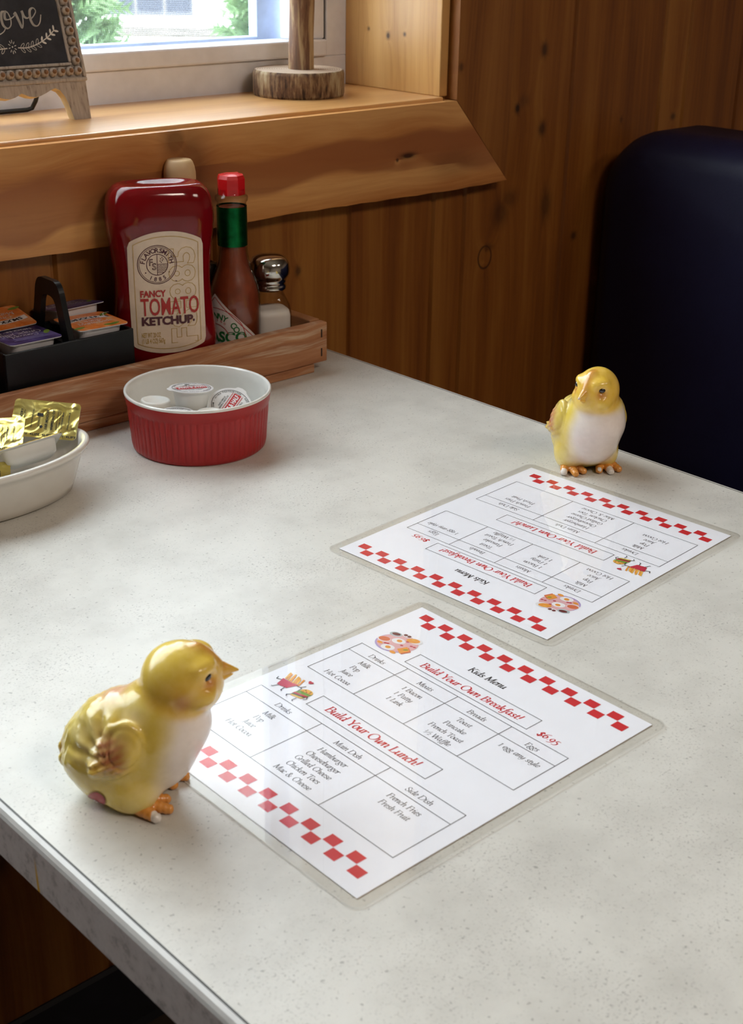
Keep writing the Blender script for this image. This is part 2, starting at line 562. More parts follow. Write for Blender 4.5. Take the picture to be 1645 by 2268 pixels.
def pen_text(mb, s, x, y, size, z=0.0, mi=0, bold=False, anchor='c', slant=.09):
    """size = em; x is the left, centre or right end of the line, y the baseline"""
    w = txt_width(s, size)
    cx = x - (w / 2 if anchor == 'c' else w if anchor == 'r' else 0)
    thick, thin = ((.112, .046) if bold else (.074, .036))
    na = math.radians(18)
    hx, hy = math.cos(na) * thick / 2 * size, math.sin(na) * thick / 2 * size
    for ch in s:
        adv, strokes = GL[ch]
        for st in strokes:
            P = [tuple(float(q) for q in a.split(',')) for a in st.lstrip('l').split()]
            if st[0] != 'l':
                P = catmull(P, 5)
            P = [(cx + (px + py * slant) * size, y + py * size) for px, py in P]
            mb.ribbon(P, thin * size, z, mi)
            for a, b in zip(P, P[1:]):
                q = [(a[0] - hx, a[1] - hy, z), (a[0] + hx, a[1] + hy, z), (b[0] + hx, b[1] + hy, z), (b[0] - hx, b[1] - hy, z)]
                ar = (q[1][0] - q[0][0]) * (q[3][1] - q[0][1]) - (q[1][1] - q[0][1]) * (q[3][0] - q[0][0])
                mb.add(q if ar > 0 else q[::-1], [(0, 1, 2, 3)], mi)
        cx += adv * size


_bf = {}


def sans(s, bold=0.0, outline=False):
    """verts, faces, edges of a line of built-in sans lettering, height about .73 per unit, left at 0"""
    key = (s, bold, outline)
    if key in _bf:
        return _bf[key]
    cu = bpy.data.curves.new('t', 'FONT')
    cu.body = s
    cu.size = 1
    cu.offset = bold
    cu.resolution_u = 3
    cu.fill_mode = 'FRONT'
    o = bpy.data.objects.new('t', cu)
    COL.objects.link(o)
    dg = bpy.context.evaluated_depsgraph_get()
    dg.update()
    me = o.evaluated_get(dg).to_mesh()
    V = [tuple(v.co)[:2] for v in me.vertices]
    Fc = [tuple(p.vertices) for p in me.polygons]
    cnt = {}
    for p in me.polygons:
        for e in p.edge_keys:
            cnt[e] = cnt.get(e, 0) + 1
    E_ = [e for e, c in cnt.items() if c == 1]
    o.evaluated_get(dg).to_mesh_clear()
    bpy.data.objects.remove(o)
    bpy.data.curves.remove(cu)
    _bf[key] = (V, Fc, E_)
    return _bf[key]


def sans_text(mb, s, x, y, h, z=0.0, mi=0, bold=0.0, anchor='l', width=None, rot=0.0, outline=0.0, fn=None, slant=0.0):
    V, Fc, E_ = sans(s, bold)
    if not V:
        return
    xs = [v[0] for v in V]
    x0, x1 = min(xs), max(xs)
    sy = h / .73
    sx = sy if width is None else width / (x1 - x0)
    w = (x1 - x0) * sx
    ox = {'l': 0, 'c': -w / 2, 'r': -w}[anchor]
    c, s_ = math.cos(rot), math.sin(rot)
    P = []
    for vx, vy in V:
        px, py = (vx - x0) * sx + ox + vy * sy * slant, vy * sy
        if fn:
            P.append(fn(px, py))
        else:
            P.append((x + px * c - py * s_, y + px * s_ + py * c))
    if outline:
        for a, b in E_:
            mb.ribbon([P[a], P[b]], outline, z, mi)
    else:
        mb.add([(p[0], p[1], z) for p in P], Fc, mi)


# ------------------------------------------------------------------ the room
PINE_D, PINE_M, PINE_L = (.120, .028, .0022, 1), (.215, .064, .0055, 1), (.33, .128, .019, 1)
wall_knots = [(1.1944, 1.0086, .007, .011, .8), (1.1552, .9495, .006, .008, .95), (1.165, .957, .012, .010, .35), (1.1984, .9243, .009, .011, .75), (1.136, .838, .018, .020, .55), (1.150, .852, .020, .014, .4), (1.213, .838, .013, .026, .6), (1.1139, .7914, .0105, .0125, -.95), (1.118, .802, .012, .006, .5), (1.2689, .7946, .007, .007, .75),
              (1.4458, .9182, .008, .006, .75), (1.3415, .9227, .004, .005, .5), (.8423, .8179, .0055, .0075, .7), (.52, .832, .007, .009, .7), (.46, .3, .02, .03, .7), (1.36, 1.2, .02, .02, .5)]
M_wall = wood('pine_planks', 'X', 'Z', PINE_D, PINE_M, PINE_L, pitch=.168, off=.069, knots=wall_knots, ac=26, al=1.2, rings=7, warpamp=.035, ringw=.14, tint=.32,
              tints=[(-2, .5), (.237, .55), (.405, .7), (.573, .62), (.741, 1.0), (.909, .6), (1.077, .45), (1.245, .35), (1.413, .75), (1.464, .3), (1.60, .5)])
M_apron = wood('varnished_cedar_board', 'Z', 'X', (.26, .075, .017, 1), (.50, .195, .050, 1), (.68, .34, .115, 1), ac=24, al=2.0, rings=5, warpamp=.10, ringw=.30,
               knots=[(.919, .972, .0045, .016, 1.0), (.916, .957, .003, .003, .9), (.935, .705, .05, .03, .55), (.958, .69, .02, .02, .6), (.905, 1.04, .02, .05, .3)], rough=.38, coat=.35, heart=(.923, .024, (.33, .10, .030, 1), .85))
M_casing = wood('pine_casing', 'X', 'Z', PINE_D, (.23, .075, .010, 1), (.31, .12, .022, 1), ac=30, al=1.4, rings=6, knots=[(1.045, 1.0, .004, .006, .6)])
M_jamb = wood('pine_jamb', 'Y', 'Z', (.38, .17, .045, 1), (.60, .33, .11, 1), (.72, .43, .16, 1), ac=24, al=1.4, rings=6, knots=[(1.085, 1.025, .004, .005, 1.0), (1.06, 1.028, .003, .003, .9), (1.115, 1.03, .003, .003, .8)], rough=.35)
M_sill = wood('pine_sill', 'Y', 'X', (.42, .18, .05, 1), (.62, .32, .11, 1), (.74, .44, .18, 1), ac=24, al=1.6, rings=5, rough=.3, coat=.45)
M_vinyl = plain('white_window_vinyl', (.76, .77, .84, 1), rough=.4, var=.03)
M_white = plain('painted_plaster', (.55, .47, .38, 1), rough=.8)
M_floor = plain('brown_floor', (.10, .07, .05, 1), rough=.5, var=.2, vscale=9)
M_base = plain('black_vinyl_base', (.012, .012, .018, 1), rough=.4)
M_dark = plain('dark_rebate', (.02, .02, .025, 1), rough=.6)

# floor, ceiling and the far walls
RX0, RX1, RY0, CZ_ = -2.2, 4.0, -3.6, 2.5
mb = MB(); mb.box((RX0 - .1, RY0 - .1, -.1), (RX1 + .1, WALL_Y + .16, 0)); struct(mb.build('floor', M_floor))
mb = MB(); mb.box((RX0 - .1, RY0 - .1, CZ_), (RX1 + .1, WALL_Y + .16, CZ_ + .1)); struct(mb.build('ceiling', M_white))
mb = MB(); mb.box((RX0 - .1, RY0, 0), (RX0, WALL_Y, CZ_)); struct(mb.build('wall_left', M_white))
mb = MB(); mb.box((RX1, RY0, 0), (RX1 + .1, WALL_Y, CZ_)); struct(mb.build('wall_right', M_white))
mb = MB(); mb.box((RX0 - .1, RY0 - .1, 0), (RX1 + .1, RY0, CZ_)); struct(mb.build('wall_front', M_white))

# wall with the window: vertical tongue-and-groove planks
mb = MB()
PITCH = .168
xs = [RX0 - .1]
k = math.ceil((RX0 - .069) / PITCH)
while .069 + k * PITCH < RX1:
    xs.append(.069 + k * PITCH)
    k += 1
xs.append(1.464)
xs.append(RX1 + .1)
xs = sorted(xs)
WT = .15
for a, b in zip(xs, xs[1:]):
    def plank(x0, x1, z0, z1):
        if x1 - x0 < .001 or z1 - z0 < .001:
            return
        g, dp = .0035, .004
        prof = [(x0, WALL_Y + dp), (x0 + .0012, WALL_Y + dp), (x0 + g, WALL_Y), (x1 - g, WALL_Y), (x1 - .0012, WALL_Y + dp), (x1, WALL_Y + dp), (x1, WALL_Y + WT), (x0, WALL_Y + WT)]
        mb.prism(prof, z0, z1)
    if b <= WX0 or a >= WX1:
        plank(a, b, 0, CZ_)
    else:
        c0, c1 = max(a, WX0), min(b, WX1)
        if a < WX0:
            plank(a, WX0, 0, CZ_)
        if b > WX1:
            plank(WX1, b, 0, CZ_)
        plank(c0, c1, 0, WZ0 - .02)
        plank(c0, c1, WZ1, CZ_)
struct(mb.build('wall_back', M_wall))

# trim: sill board, jamb, apron and casing with a mitred corner
mb = MB(); mb.box((WX0 - .002, WALL_Y - .009, WZ0 - .0125), (WX1 + .001, 1.160, WZ0), bev=.0015); struct(mb.build('trim_1', M_sill), 'pine window sill board')
mb = MB(); mb.box((WX1 - .0015, WALL_Y - .005, WZ0 - .0), (WX1 + .010, 1.152, WZ1), bev=.001); mb.box((WX0 - .012, WALL_Y - .005, WZ0), (WX0, 1.152, WZ1), bev=.001); struct(mb.build('trim_2', M_jamb), 'pine window jambs')
AY0, AY1 = WALL_Y - .0185, WALL_Y - .0003
AZ0, AZ1 = .8785, .9675
CX0, CX1 = 1.0395, 1.123
mb = MB()
rag = random.Random(3)
top = [(x, AZ1) for x in np.linspace(CX0, WX0 - .07, 60)]
bot = [(x, AZ0 + .0012 * math.sin(x * 17) + rag.uniform(-.0006, .0006)) for x in np.linspace(WX0 - .16, CX1, 90)]
poly = top + bot
Mx = Matrix(((1, 0, 0, 0), (0, 0, -1, AY1), (0, 1, 0, 0), (0, 0, 0, 1)))
mb.prism(poly, 0, AY1 - AY0, 0, Mx)
o = struct(mb.build('trim_3', M_apron), 'live edge cedar apron board')
mb = MB()
mb.prism([(CX0 + .0012, AZ1 + .0006), (CX1 + .0006, AZ0 + .001), (CX1 - .001, WZ1 + .09), (CX0 + .0006, WZ1)], 0, AY1 - AY0 - .001, 0, Mx)
struct(mb.build('trim_4', M_casing), 'pine window casing')
mb = MB(); mb.prism([(WX0 - .07, AZ1), (WX0 - .16, AZ0), (WX0 - .16, WZ1 + .09), (WX0 - .07, WZ1)], 0, AY1 - AY0 - .001, 0, Mx)
struct(mb.build('trim_5', M_casing), 'pine window casing')
mb = MB(); mb.box((WX0 - .07, WALL_Y - .0175, WZ1 + .0), (CX0, WALL_Y - .0005, WZ1 + .09), bev=.001); struct(mb.build('trim_6', M_casing), 'pine head casing')
# baseboard
mb = MB(); mb.prism([(WALL_Y - .003, 0), (WALL_Y - .009, .002), (WALL_Y - .006, .012), (WALL_Y - .0045, .095), (WALL_Y - .002, .1), (WALL_Y - .0003, .1), (WALL_Y - .0003, 0)], RX0, RX1, 0,
          Matrix(((0, 0, 1, 0), (1, 0, 0, 0), (0, 1, 0, 0), (0, 0, 0, 1))))
struct(mb.build('baseboard_back', M_base))

# window unit
win = struct(bpy.data.objects.new('window_1', None)); COL.objects.link(win)
win.location = (0, 0, 0)
FY0, FY1 = 1.152, 1.215
mb = MB()
mb.box((WX0, FY0, WZ0 - .021), (WX1, FY1, WZ0 + .030), bev=.001)
mb.box((WX1 - .0285, FY0, WZ0 + .030), (WX1, FY1, WZ1), bev=.001)
mb.box((WX0, FY0, WZ0 + .030), (WX0 + .04, FY1, WZ1), bev=.001)
mb.box((WX0 + .04, FY0, WZ1 - .04), (WX1 - .0285, FY1, WZ1), bev=.001)
mb.build('window_frame', M_vinyl, win)
mb = MB()
mb.box((WX1 - .0305, FY0 + .003, WZ0 + .0303), (WX1 - .0285, FY0 + .02, WZ1 - .041))
mb.build('gasket', M_dark, win)
SX1 = WX1 - .0306
mb = MB()
mb.box((WX0 + .041, FY0 - .004, WZ0 + .0303), (SX1, FY0 + .032, WZ0 + .0475), bev=.002)
mb.box((SX1 - .038, FY0 + .001, WZ0 + .0475), (SX1, FY0 + .03, WZ1 - .041), bev=.002)
mb.box((WX0 + .041, FY0 + .001, WZ0 + .0475), (WX0 + .075, FY0 + .03, WZ1 - .041), bev=.002)
mb.box((WX0 + .075, FY0 + .001, WZ1 - .075), (SX1 - .038, FY0 + .03, WZ1 - .041), bev=.002)
mb.build('sash', M_vinyl, win)
M_pane = sheen_glass('window_glass', (.97, .985, .98, 1), 1.4, .01)
mb = MB(); mb.box((WX0 + .074, FY0 + .012, WZ0 + .047), (SX1 - .037, FY0 + .015, WZ1 - .074)); mb.build('pane', M_pane, win)
# insect screen: a fine grid of wires as a see-through material on the outer track
m, nt, b, out = nmat('insect_screen')
sep = N(nt, 'SeparateXYZ'); nt.links.new(objco(nt), sep.inputs[0])
gx = mth(nt, 'LESS_THAN', mth(nt, 'FRACT', mth(nt, 'MULTIPLY', sep.outputs['X'], 560)), .125)
gz = mth(nt, 'LESS_THAN', mth(nt, 'FRACT', mth(nt, 'MULTIPLY', sep.outputs['Z'], 560)), .125)
b.inputs['Base Color'].default_value = (.25, .26, .27, 1)
b.inputs['Roughness'].default_value = .6
nt.links.new(mth(nt, 'MAXIMUM', gx, gz), b.inputs['Alpha'])
mb = MB(); mb.box((WX0 + .06, FY1 - .014, WZ0 + .0305), (SX1 - .024, FY1 - .0136, WZ1 - .05)); mb.build('insect_screen', m, win)
M_scr = plain('screen_frame_blue_white', (.50, .60, .80, 1), rough=.4)
mb = MB()
mb.box((SX1 - .058, FY1 - .02, WZ0 + .0305), (SX1 - .02, FY1 - .005, WZ1 - .045), bev=.001)
mb.box((WX0 + .05, FY1 - .02, WZ0 + .0303), (SX1 - .058, FY1 - .005, WZ0 + .0495), bev=.001)
mb.build('screen_frame', M_scr, win)

# ------------------------------------------------------------------ outside the window
GZ = -.3
m, nt, b, out = nmat('pale_pavement')
oc = objco(nt)
nt.links.new(ramp(nt, noise(nt, oc, .8, 5), [(.3, (.62, .61, .58, 1)), (.7, (.80, .79, .76, 1))]), b.inputs['Base Color'])
b.inputs['Roughness'].default_value = .8
mb = MB(); mb.box((-30, WALL_Y + .4, GZ - .1), (50, 60, GZ)); o = mb.build('ground', m); struct(o)
# dry strip of ground along the lot
M_dry = plain('dry_verge', (.15, .135, .115, 1), rough=.95, var=.25, vscale=3)
d0 = Vector((.735, -.678, 0)); d1 = Vector((.678, .735, 0))
Mv = Matrix(((d0.x, d1.x, 0, 0), (d0.y, d1.y, 0, 0), (0, 0, 1, 0), (0, 0, 0, 1)))
c = Vector((10.9, 15.4, 0)); cl = (c.dot(d0), c.dot(d1))
mb = MB(); mb.prism([(cl[0] - 2.2, cl[1] - .9), (cl[0] + 3.4, cl[1] - .75), (cl[0] + 3.6, cl[1] + .1), (cl[0] - 2.2, cl[1] + .5)], GZ, GZ + .03, 0, Mv)
o = mb.build('verge', M_dry); struct(o)
# pale building across the lot
bld = thing('building', 'pale building across the lot seen through the window', 'building', (11.95, 17.35, GZ), rz=math.atan2(d0.y, d0.x))
M_bw = plain('pale_siding', (.80, .79, .77, 1), rough=.7)
M_bwin = plain('dark_shop_glass', (.07, .08, .11, 1), rough=.2)
M_bfr = plain('grey_window_frame', (.14, .15, .19, 1), rough=.5)
mb = MB(); mb.box((-9, 0, 0), (9, 5, 4)); mb.build('wall', M_bw, bld)
mb = MB(); mb.box((-9.3, -.3, 4), (9.3, 5.3, 4.2)); mb.build('roof', M_bfr, bld)
for x0 in (-.62, -.20, .22):
    mb = MB(); mb.box((x0 - .2, -.03, .06), (x0 + .2, .0, 2.2)); w_ = mb.build('window', M_bfr, bld)
    mb = MB(); mb.box((x0 - .165, -.05, .13), (x0 + .165, -.03, 2.1)); mb.build('pane', M_bwin, w_)
# shrubs with feathery needles
M_leaf = plain('juniper_needles', (.24, .40, .20, 1), rough=.7, var=.25, vscale=30)
M_bark = plain('shrub_bark', (.12, .08, .05, 1), rough=.9)


def shrub(loc, h, r, n, seed, label):
    t = thing('shrub', label, 'shrub', loc)
    rr = random.Random(seed)
    st = MB(); lf = MB()
    for k in range(9):
        a = rr.uniform(0, 2 * PI); e = rr.uniform(.15, .95)
        st.tube([(0, 0, 0), (math.cos(a) * r * e * .5, math.sin(a) * r * e * .5, h * .45), (math.cos(a) * r * e * .8, math.sin(a) * r * e * .8, h * .85)], [.03, .02, .008], 6)
    for k in range(n):
        a = rr.uniform(0, 2 * PI); zz = rr.uniform(0.05, 1)
        er = r * math.sqrt(max(.02, 1 - ((zz - .4) / .62) ** 2)) * rr.uniform(.35, 1.0)
        p = Vector((math.cos(a) * er, math.sin(a) * er, zz * h))
        d = Vector((math.cos(a) + rr.uniform(-.5, .5), math.sin(a) + rr.uniform(-.5, .5), rr.uniform(-.1, 1.0))).normalized()
        L = rr.uniform(.07, .17)
        s1 = d.cross(Vector((rr.uniform(-1, 1), rr.uniform(-1, 1), rr.uniform(-1, 1)))).normalized()
        for q in range(5):
            b0 = p + d * L * q / 5
            for sg in (-1, 1):
                tip = b0 + d * L * .35 + s1 * sg * L * .28
                lf.add([b0 - d * .006, b0 + d * .02, tip], [(0, 1, 2)])
        lf.add([p - s1 * .005, p + s1 * .005, p + d * L * 1.25], [(0, 1, 2)])
    st.build('stem', M_bark, t)
    lf.build('foliage', M_leaf, t)
    return t


shrub((2.52, 4.30, GZ), 1.75, .155, 1500, 1, 'feathery green shrub outside the window beside the chalkboard sign')
shrub((3.52, 4.36, GZ), 3.4, .135, 1900, 2, 'feathery green shrub outside the window beside the log post')

# ------------------------------------------------------------------ table
TZ = .75
TX0, TX1, TY0, TY1 = .2335, .8405, -.12, WALL_Y - .0015
m, nt, b, out = nmat('speckled_laminate')
oc = objco(nt)
cloud = noise(nt, oc, 14, 5, .65)
base = ramp(nt, cloud, [(.3, (.53, .51, .465, 1)), (.55, (.64, .62, .57, 1)), (.75, (.69, .67, .62, 1))])
n1 = noise(nt, oc, 640, 3, .6)
patch = noise(nt, oc, 22, 4, .7)
sp = mth(nt, 'MULTIPLY', mth(nt, 'MULTIPLY', mth(nt, 'SUBTRACT', n1, .55), 9.0, clamp=True), mth(nt, 'MULTIPLY', mth(nt, 'SUBTRACT', patch, .42), 4.5, clamp=True))
col = mixc(nt, mth(nt, 'MULTIPLY', sp, .50), base, (.23, .21, .195, 1))
n2 = noise(nt, oc, 400, 2, .5)
sp2 = mth(nt, 'MULTIPLY', mth(nt, 'SUBTRACT', n2, .645), 14.0, clamp=True)
col = mixc(nt, mth(nt, 'MULTIPLY', sp2, .5), col, (.16, .145, .13, 1))
nt.links.new(col, b.inputs['Base Color'])
b.inputs['Roughness'].default_value = .36
b.inputs['Specular IOR Level'].default_value = .55
bn = N(nt, 'Bump'); bn.inputs['Strength'].default_value = .08; bn.inputs['Distance'].default_value = .0006
nt.links.new(noise(nt, oc, 300, 3), bn.inputs['Height']); nt.links.new(bn.outputs[0], b.inputs['Normal'])
M_lam = m
m, nt, b, out = nmat('laminate_edge_band')
oc = objco(nt)
base = ramp(nt, noise(nt, oc, 130, 5, .75), [(.36, (.34, .30, .28, 1)), (.46, (.52, .465, .44, 1)), (.7, (.60, .54, .51, 1))])
sep = N(nt, 'SeparateXYZ'); nt.links.new(oc, sep.inputs[0])
# dried mustard drip on the near left edge
dy = mth(nt, 'DIVIDE', mth(nt, 'SUBTRACT', sep.outputs['Y'], mth(nt, 'ADD', .4722, mth(nt, 'MULTIPLY', mth(nt, 'SUBTRACT', sep.outputs['Z'], .72), .06))), .0013)
drip = mth(nt, 'MULTIPLY', mth(nt, 'SUBTRACT', 1.0, mth(nt, 'ABSOLUTE', dy), clamp=True), mth(nt, 'MULTIPLY', mth(nt, 'SUBTRACT', .740, sep.outputs['Z']), 60, clamp=True))
nt.links.new(mixc(nt, mth(nt, 'MULTIPLY', drip, 2.0, clamp=True), base, (.62, .34, .015, 1)), b.inputs['Base Color'])
b.inputs['Roughness'].default_value = .4
M_edge = m
M_seam = plain('glue_seam', (.09, .085, .08, 1), rough=.6)
M_rim = plain('bevelled_edge_laminate', (.66, .64, .61, 1), rough=.3, var=.03)
tb = thing('table', 'grey speckled laminate diner table against the window wall', 'table', (0, 0, 0))
mb = MB(); mb.box((TX0 + .004, TY0 + .004, TZ - .03), (TX1 - .002, TY1, TZ)); mb.build('tabletop', M_lam, tb)
mb = MB()
# left and right self edges with the light bevel along the top and a thin dark seam
for sx, xe in ((1, TX0), (-1, TX1)):
    prof = [(xe + sx * .0036, TZ - .03), (xe - sx * .0002, TZ - .0295), (xe - sx * .0002, TZ - .0050), (xe + sx * .0036, TZ - .0050)]
    mb.prism(prof if sx > 0 else prof[::-1], -TY1, -TY0, 0, Matrix(((1, 0, 0, 0), (0, 0, -1, 0), (0, 1, 0, 0), (0, 0, 0, 1))))
    prof = [(xe - sx * .0002, TZ - .0050), (xe + sx * .0003, TZ - .0030), (xe + sx * .0014, TZ - .0012), (xe + sx * .0034, TZ - .0002), (xe + sx * .0034, TZ - .005)]
    mb.prism(prof if sx > 0 else prof[::-1], -TY1, -TY0, 1, Matrix(((1, 0, 0, 0), (0, 0, -1, 0), (0, 1, 0, 0), (0, 0, 0, 1))))
    x0, x1 = sorted((xe + sx * .0034, xe + sx * .0043))
    mb.box((x0, TY0, TZ - .004), (x1, TY1, TZ + .00008), 2)
mb.box((TX0, TY0, TZ - .03), (TX1, TY0 + .004, TZ - .0002), 0)
mb.build('edge_band', [M_edge, M_rim, M_seam], tb)
M_iron = plain('black_iron', (.02, .02, .022, 1), rough=.5)
mb = MB(); mb.tube([(.537, .42, .0), (.537, .42, TZ - .03)], .035, 20); mb.build('pedestal', M_iron, tb)
mb = MB(); mb.box((.537 - .26, .38, 0), (.537 + .26, .46, .03), bev=.008); mb.box((.497, .16, 0), (.577, .68, .031), bev=.008); mb.build('foot', M_iron, tb)
mb = MB(); mb.box((.537 - .2, .36, TZ - .036), (.537 + .2, .48, TZ - .0301)); mb.build('mounting_plate', M_iron, tb)

# ------------------------------------------------------------------ booth bench beyond the table
m, nt, b, out = nmat('navy_vinyl')
oc = objco(nt)
nt.links.new(ramp(nt, noise(nt, oc, 5, 3), [(.3, (.007, .006, .022, 1)), (.7, (.011, .011, .038, 1))]), b.inputs['Base Color'])
b.inputs['Roughness'].default_value = .52
b.inputs['Specular IOR Level'].default_value = .25
bn = N(nt, 'Bump'); bn.inputs['Strength'].default_value = .15; bn.inputs['Distance'].default_value = .001
nt.links.new(noise(nt, oc, 350, 2), bn.inputs['Height']); nt.links.new(bn.outputs[0], b.inputs['Normal'])
M_navy = m
bench = thing('booth_bench', 'dark navy vinyl booth bench on the far side of the table', 'bench', (0, 0, 0))


def cushion(y0, y1, z0, z1, x0, x1, r, bulge):
    """upright pad facing -X with generously rounded corners"""
    bm = bmesh.new()
    ring_in = rrect(y0, z0, y1, z1, r, 10)
    n = len(ring_in)
    cy, cz = (y0 + y1) / 2, (z0 + z1) / 2
    levels = []
    for k in range(7):
        t = k / 6
        inset = .035 * (1 - math.sin(t * PI / 2))
        levels.append((x0 + .04 * (1 - math.cos((1 - t) * 0)) + .04 * (1 - math.sin((1 - t) * PI / 2)) , inset))
    vs_ = []
    L = []
    for (xx, ins) in levels:
        rr_ = rrect(y0 + ins, z0 + ins, y1 - ins, z1 - ins, max(r - ins, .004), 10)
        L.append([bm.verts.new((xx, p[0], p[1])) for p in rr_])
    L.append([bm.verts.new((x1, p[0], p[1])) for p in ring_in])
    for a, b2 in zip(L, L[1:]):
        for i in range(n):
            bm.faces.new((a[i], a[(i + 1) % n], b2[(i + 1) % n], b2[i]))
    # slightly domed face
    inner = L[0]
    prev = inner
    for s_, dx in ((.8, .004), (.5, .009), (.2, .012)):
        cur = [bm.verts.new((x0 - dx * bulge, cy + (v.co.y - cy) * s_, cz + (v.co.z - cz) * s_)) for v in inner]
        for i in range(n):
            bm.faces.new((cur[i], cur[(i + 1) % n], prev[(i + 1) % n], prev[i]))
        prev = cur
    bm.faces.new(prev)
    bm.faces.new(L[-1][::-1])
    bmesh.ops.recalc_face_normals(bm, faces=bm.faces[:])
    return bm


mb = MB(); mb.add_bm(cushion(-.1, 1.0075, .46, .920, 1.292, 1.40, .075, 1.0), 0, None, True); mb.build('backrest', M_navy, bench)
mb = MB(); mb.box((.95, -.1, .33), (1.315, .992, .46), bev=.03, seg=4); mb.build('seat', M_navy, bench, smooth=True)
M_kick = plain('dark_plinth', (.03, .022, .018, 1), rough=.6)
mb = MB(); mb.box((1.0, -.09, 0), (1.38, .985, .33)); mb.build('plinth', M_kick, bench)
mb = MB(); mb.box((1.37, -.1, .33), (1.42, .992, .885), bev=.01); mb.build('back_panel', M_navy, bench)

# ------------------------------------------------------------------ window sill things
# chalkboard sign
M_wash = nmat('whitewashed_wood')
m, nt, b, out = M_wash
oc = objco(nt)
mp = N(nt, 'Mapping'); mp.inputs['Scale'].default_value = (420, 420, 60); nt.links.new(oc, mp.inputs[0])
nt.links.new(ramp(nt, noise(nt, mp.outputs[0], 1, 4, .6), [(.28, (.13, .095, .07, 1)), (.42, (.40, .34, .29, 1)), (.7, (.50, .44, .39, 1))]), b.inputs['Base Color'])
b.inputs['Roughness'].default_value = .75
M_wash = m
M_raw = plain('bare_wood_edge', (.55, .42, .22, 1), rough=.7)
M_knob = plain('worn_brown_bead_tip', (.26, .12, .045, 1), rough=.6, var=.2, vscale=300)
m, nt, b, out = nmat('chalkboard_paint')
oc = objco(nt)
nt.links.new(ramp(nt, noise(nt, oc, 60, 4), [(.35, (.012, .012, .018, 1)), (.75, (.035, .035, .045, 1))]), b.inputs['Base Color'])
b.inputs['Roughness'].default_value = .7
M_chalk = m
M_letter = plain('white_paint', (.72, .68, .63, 1), rough=.8)
SGX, SGY = .6575, 1.0785          # right foot corner
lean = math.radians(15.5)
sg = thing('chalkboard_sign', 'small leaning chalkboard sign in a beaded whitewashed frame on the sill', 'sign', (SGX, SGY, .971), rot=(-lean, 0, 0))
# local: x along the wall (0 = right foot corner), z up the board, -y towards the room
TH = .0095
XR, XL, SH, zf = .0055, -.1255, .150, .0335
Mxz = Matrix(((1, 0, 0, 0), (0, 0, -1, TH), (0, 1, 0, 0), (0, 0, 0, 1)))
mb = MB(); mb.prism([(XL + .0005, zf), (XR - .0015, zf), (XR, SH), (XL - .0005, SH)], .002, TH - .001, 0, Mxz); mb.build('backing', M_wash, sg)
IX0, IX1, IZ0, IZ1 = XL + .0150, XR - .0150, .0485, SH - .0150
mb = MB()
for (x0, z0, x1, z1) in ((XL, zf - .0012, XR, zf + .0022), (XL, SH - .003, XR, SH), (XR - .0030, zf + .0022, XR, SH - .003), (XL, zf + .0022, XL + .0030, SH - .003),
                         (IX0 - .0026, IZ0 - .0026, IX1 + .0026, IZ0), (IX0 - .0026, IZ1, IX1 + .0026, IZ1 + .0026), (IX1, IZ0, IX1 + .0026, IZ1), (IX0 - .0026, IZ0, IX0, IZ1)):
    mb.box((x0, -.0022, z0), (x1, .002, z1), bev=.0009)
mb.build('frame_moulding', M_wash, sg)
mb = MB(); mb.box((IX0, -.0006, IZ0), (IX1, .002, IZ1)); mb.build('chalkboard_panel', M_chalk, sg)
bead = MB()
Rb = Matrix(((1, 0, 0, 0), (0, 0, -1, 0), (0, 1, 0, 0), (0, 0, 0, 1)))
bead.lathe([(.0038, -.002), (.0040, .0006), (.0038, .0024), (.0031, .0039), (.0021, .0047)], 16, 0, Rb)
bead.lathe([(.0021, .0047), (.0016, .0058), (.0008, .0063), (.0001, .0064)], 16, 1, Rb)
bo = bead.build('bead', [M_wash, M_knob], sg)
bz, bx0, bx1, bzt = .0413, XR - .0077, XL + .0077, SH - .0077
pos = []
nb = 14
for i in range(nb + 1):
    xx = bx0 + (bx1 - bx0) * i / nb
    pos += [(xx, bz), (xx, bzt)]
for i in range(1, 12):
    zz = bz + (bzt - bz) * i / 12
    pos += [(bx0, zz), (bx1, zz)]
for i, (px, pz) in enumerate(pos):
    q = bo if i == 0 else bo.copy()
    if i:
        COL.objects.link(q); q.parent = sg
    q.location = (px, .0, pz)
# scalloped apron with two feet, cut edges bare wood
half = [(.0027, 0), (-.0140, 0), (-.0152, .0060), (-.0168, .0140), (-.0190, .0205), (-.0225, .0258), (-.0268, .0280), (-.0310, .0268), (-.0365, .0245), (-.0425, .0225), (-.0478, .0218), (-.0535, .0228), (-.0590, .0252), (-.0600, .0258)]
MIDX = -.0600
poly = half + [(2 * MIDX - x, z) for x, z in half[::-1][1:]] + [(XL, zf - .0014), (XR - .0008, zf - .0014)]
pr = MB(); pr.prism(poly[::-1], .0005, TH - .0005, 0, Mxz)
for i, f in enumerate(pr.f):
    if len(f) == 4:
        zc = sum(pr.v[j][2] for j in f) / 4; xc = sum(pr.v[j][0] for j in f) / 4
        if zc < zf - .002 and XL + .004 < xc < .0005:
            pr.m[i] = 1
pr.build('scalloped_apron', [M_wash, M_raw], sg)
mb = MB()
ZB = -.0009
def chalk(P, w0, w1):
    P = catmull([(-.065 + a * .475, .080 + b_ * .55) for a, b_ in P], 8)
    for k in range(len(P) - 1):
        dx, dz = P[k + 1][0] - P[k][0], P[k + 1][1] - P[k][1]
        L = math.hypot(dx, dz) or 1
        down = max(0, -dz / L)
        mb.ribbon([P[k], P[k + 1]], (w0 + (w1 - w0) * down) * .58)
chalk([(-.012, .040), (-.020, .046), (-.030, .040), (-.031, .020), (-.034, -.004), (-.045, -.009), (-.048, -.003), (-.040, .0), (-.026, -.006), (-.012, -.010), (.000, -.006), (.006, .001)], .0014, .004)
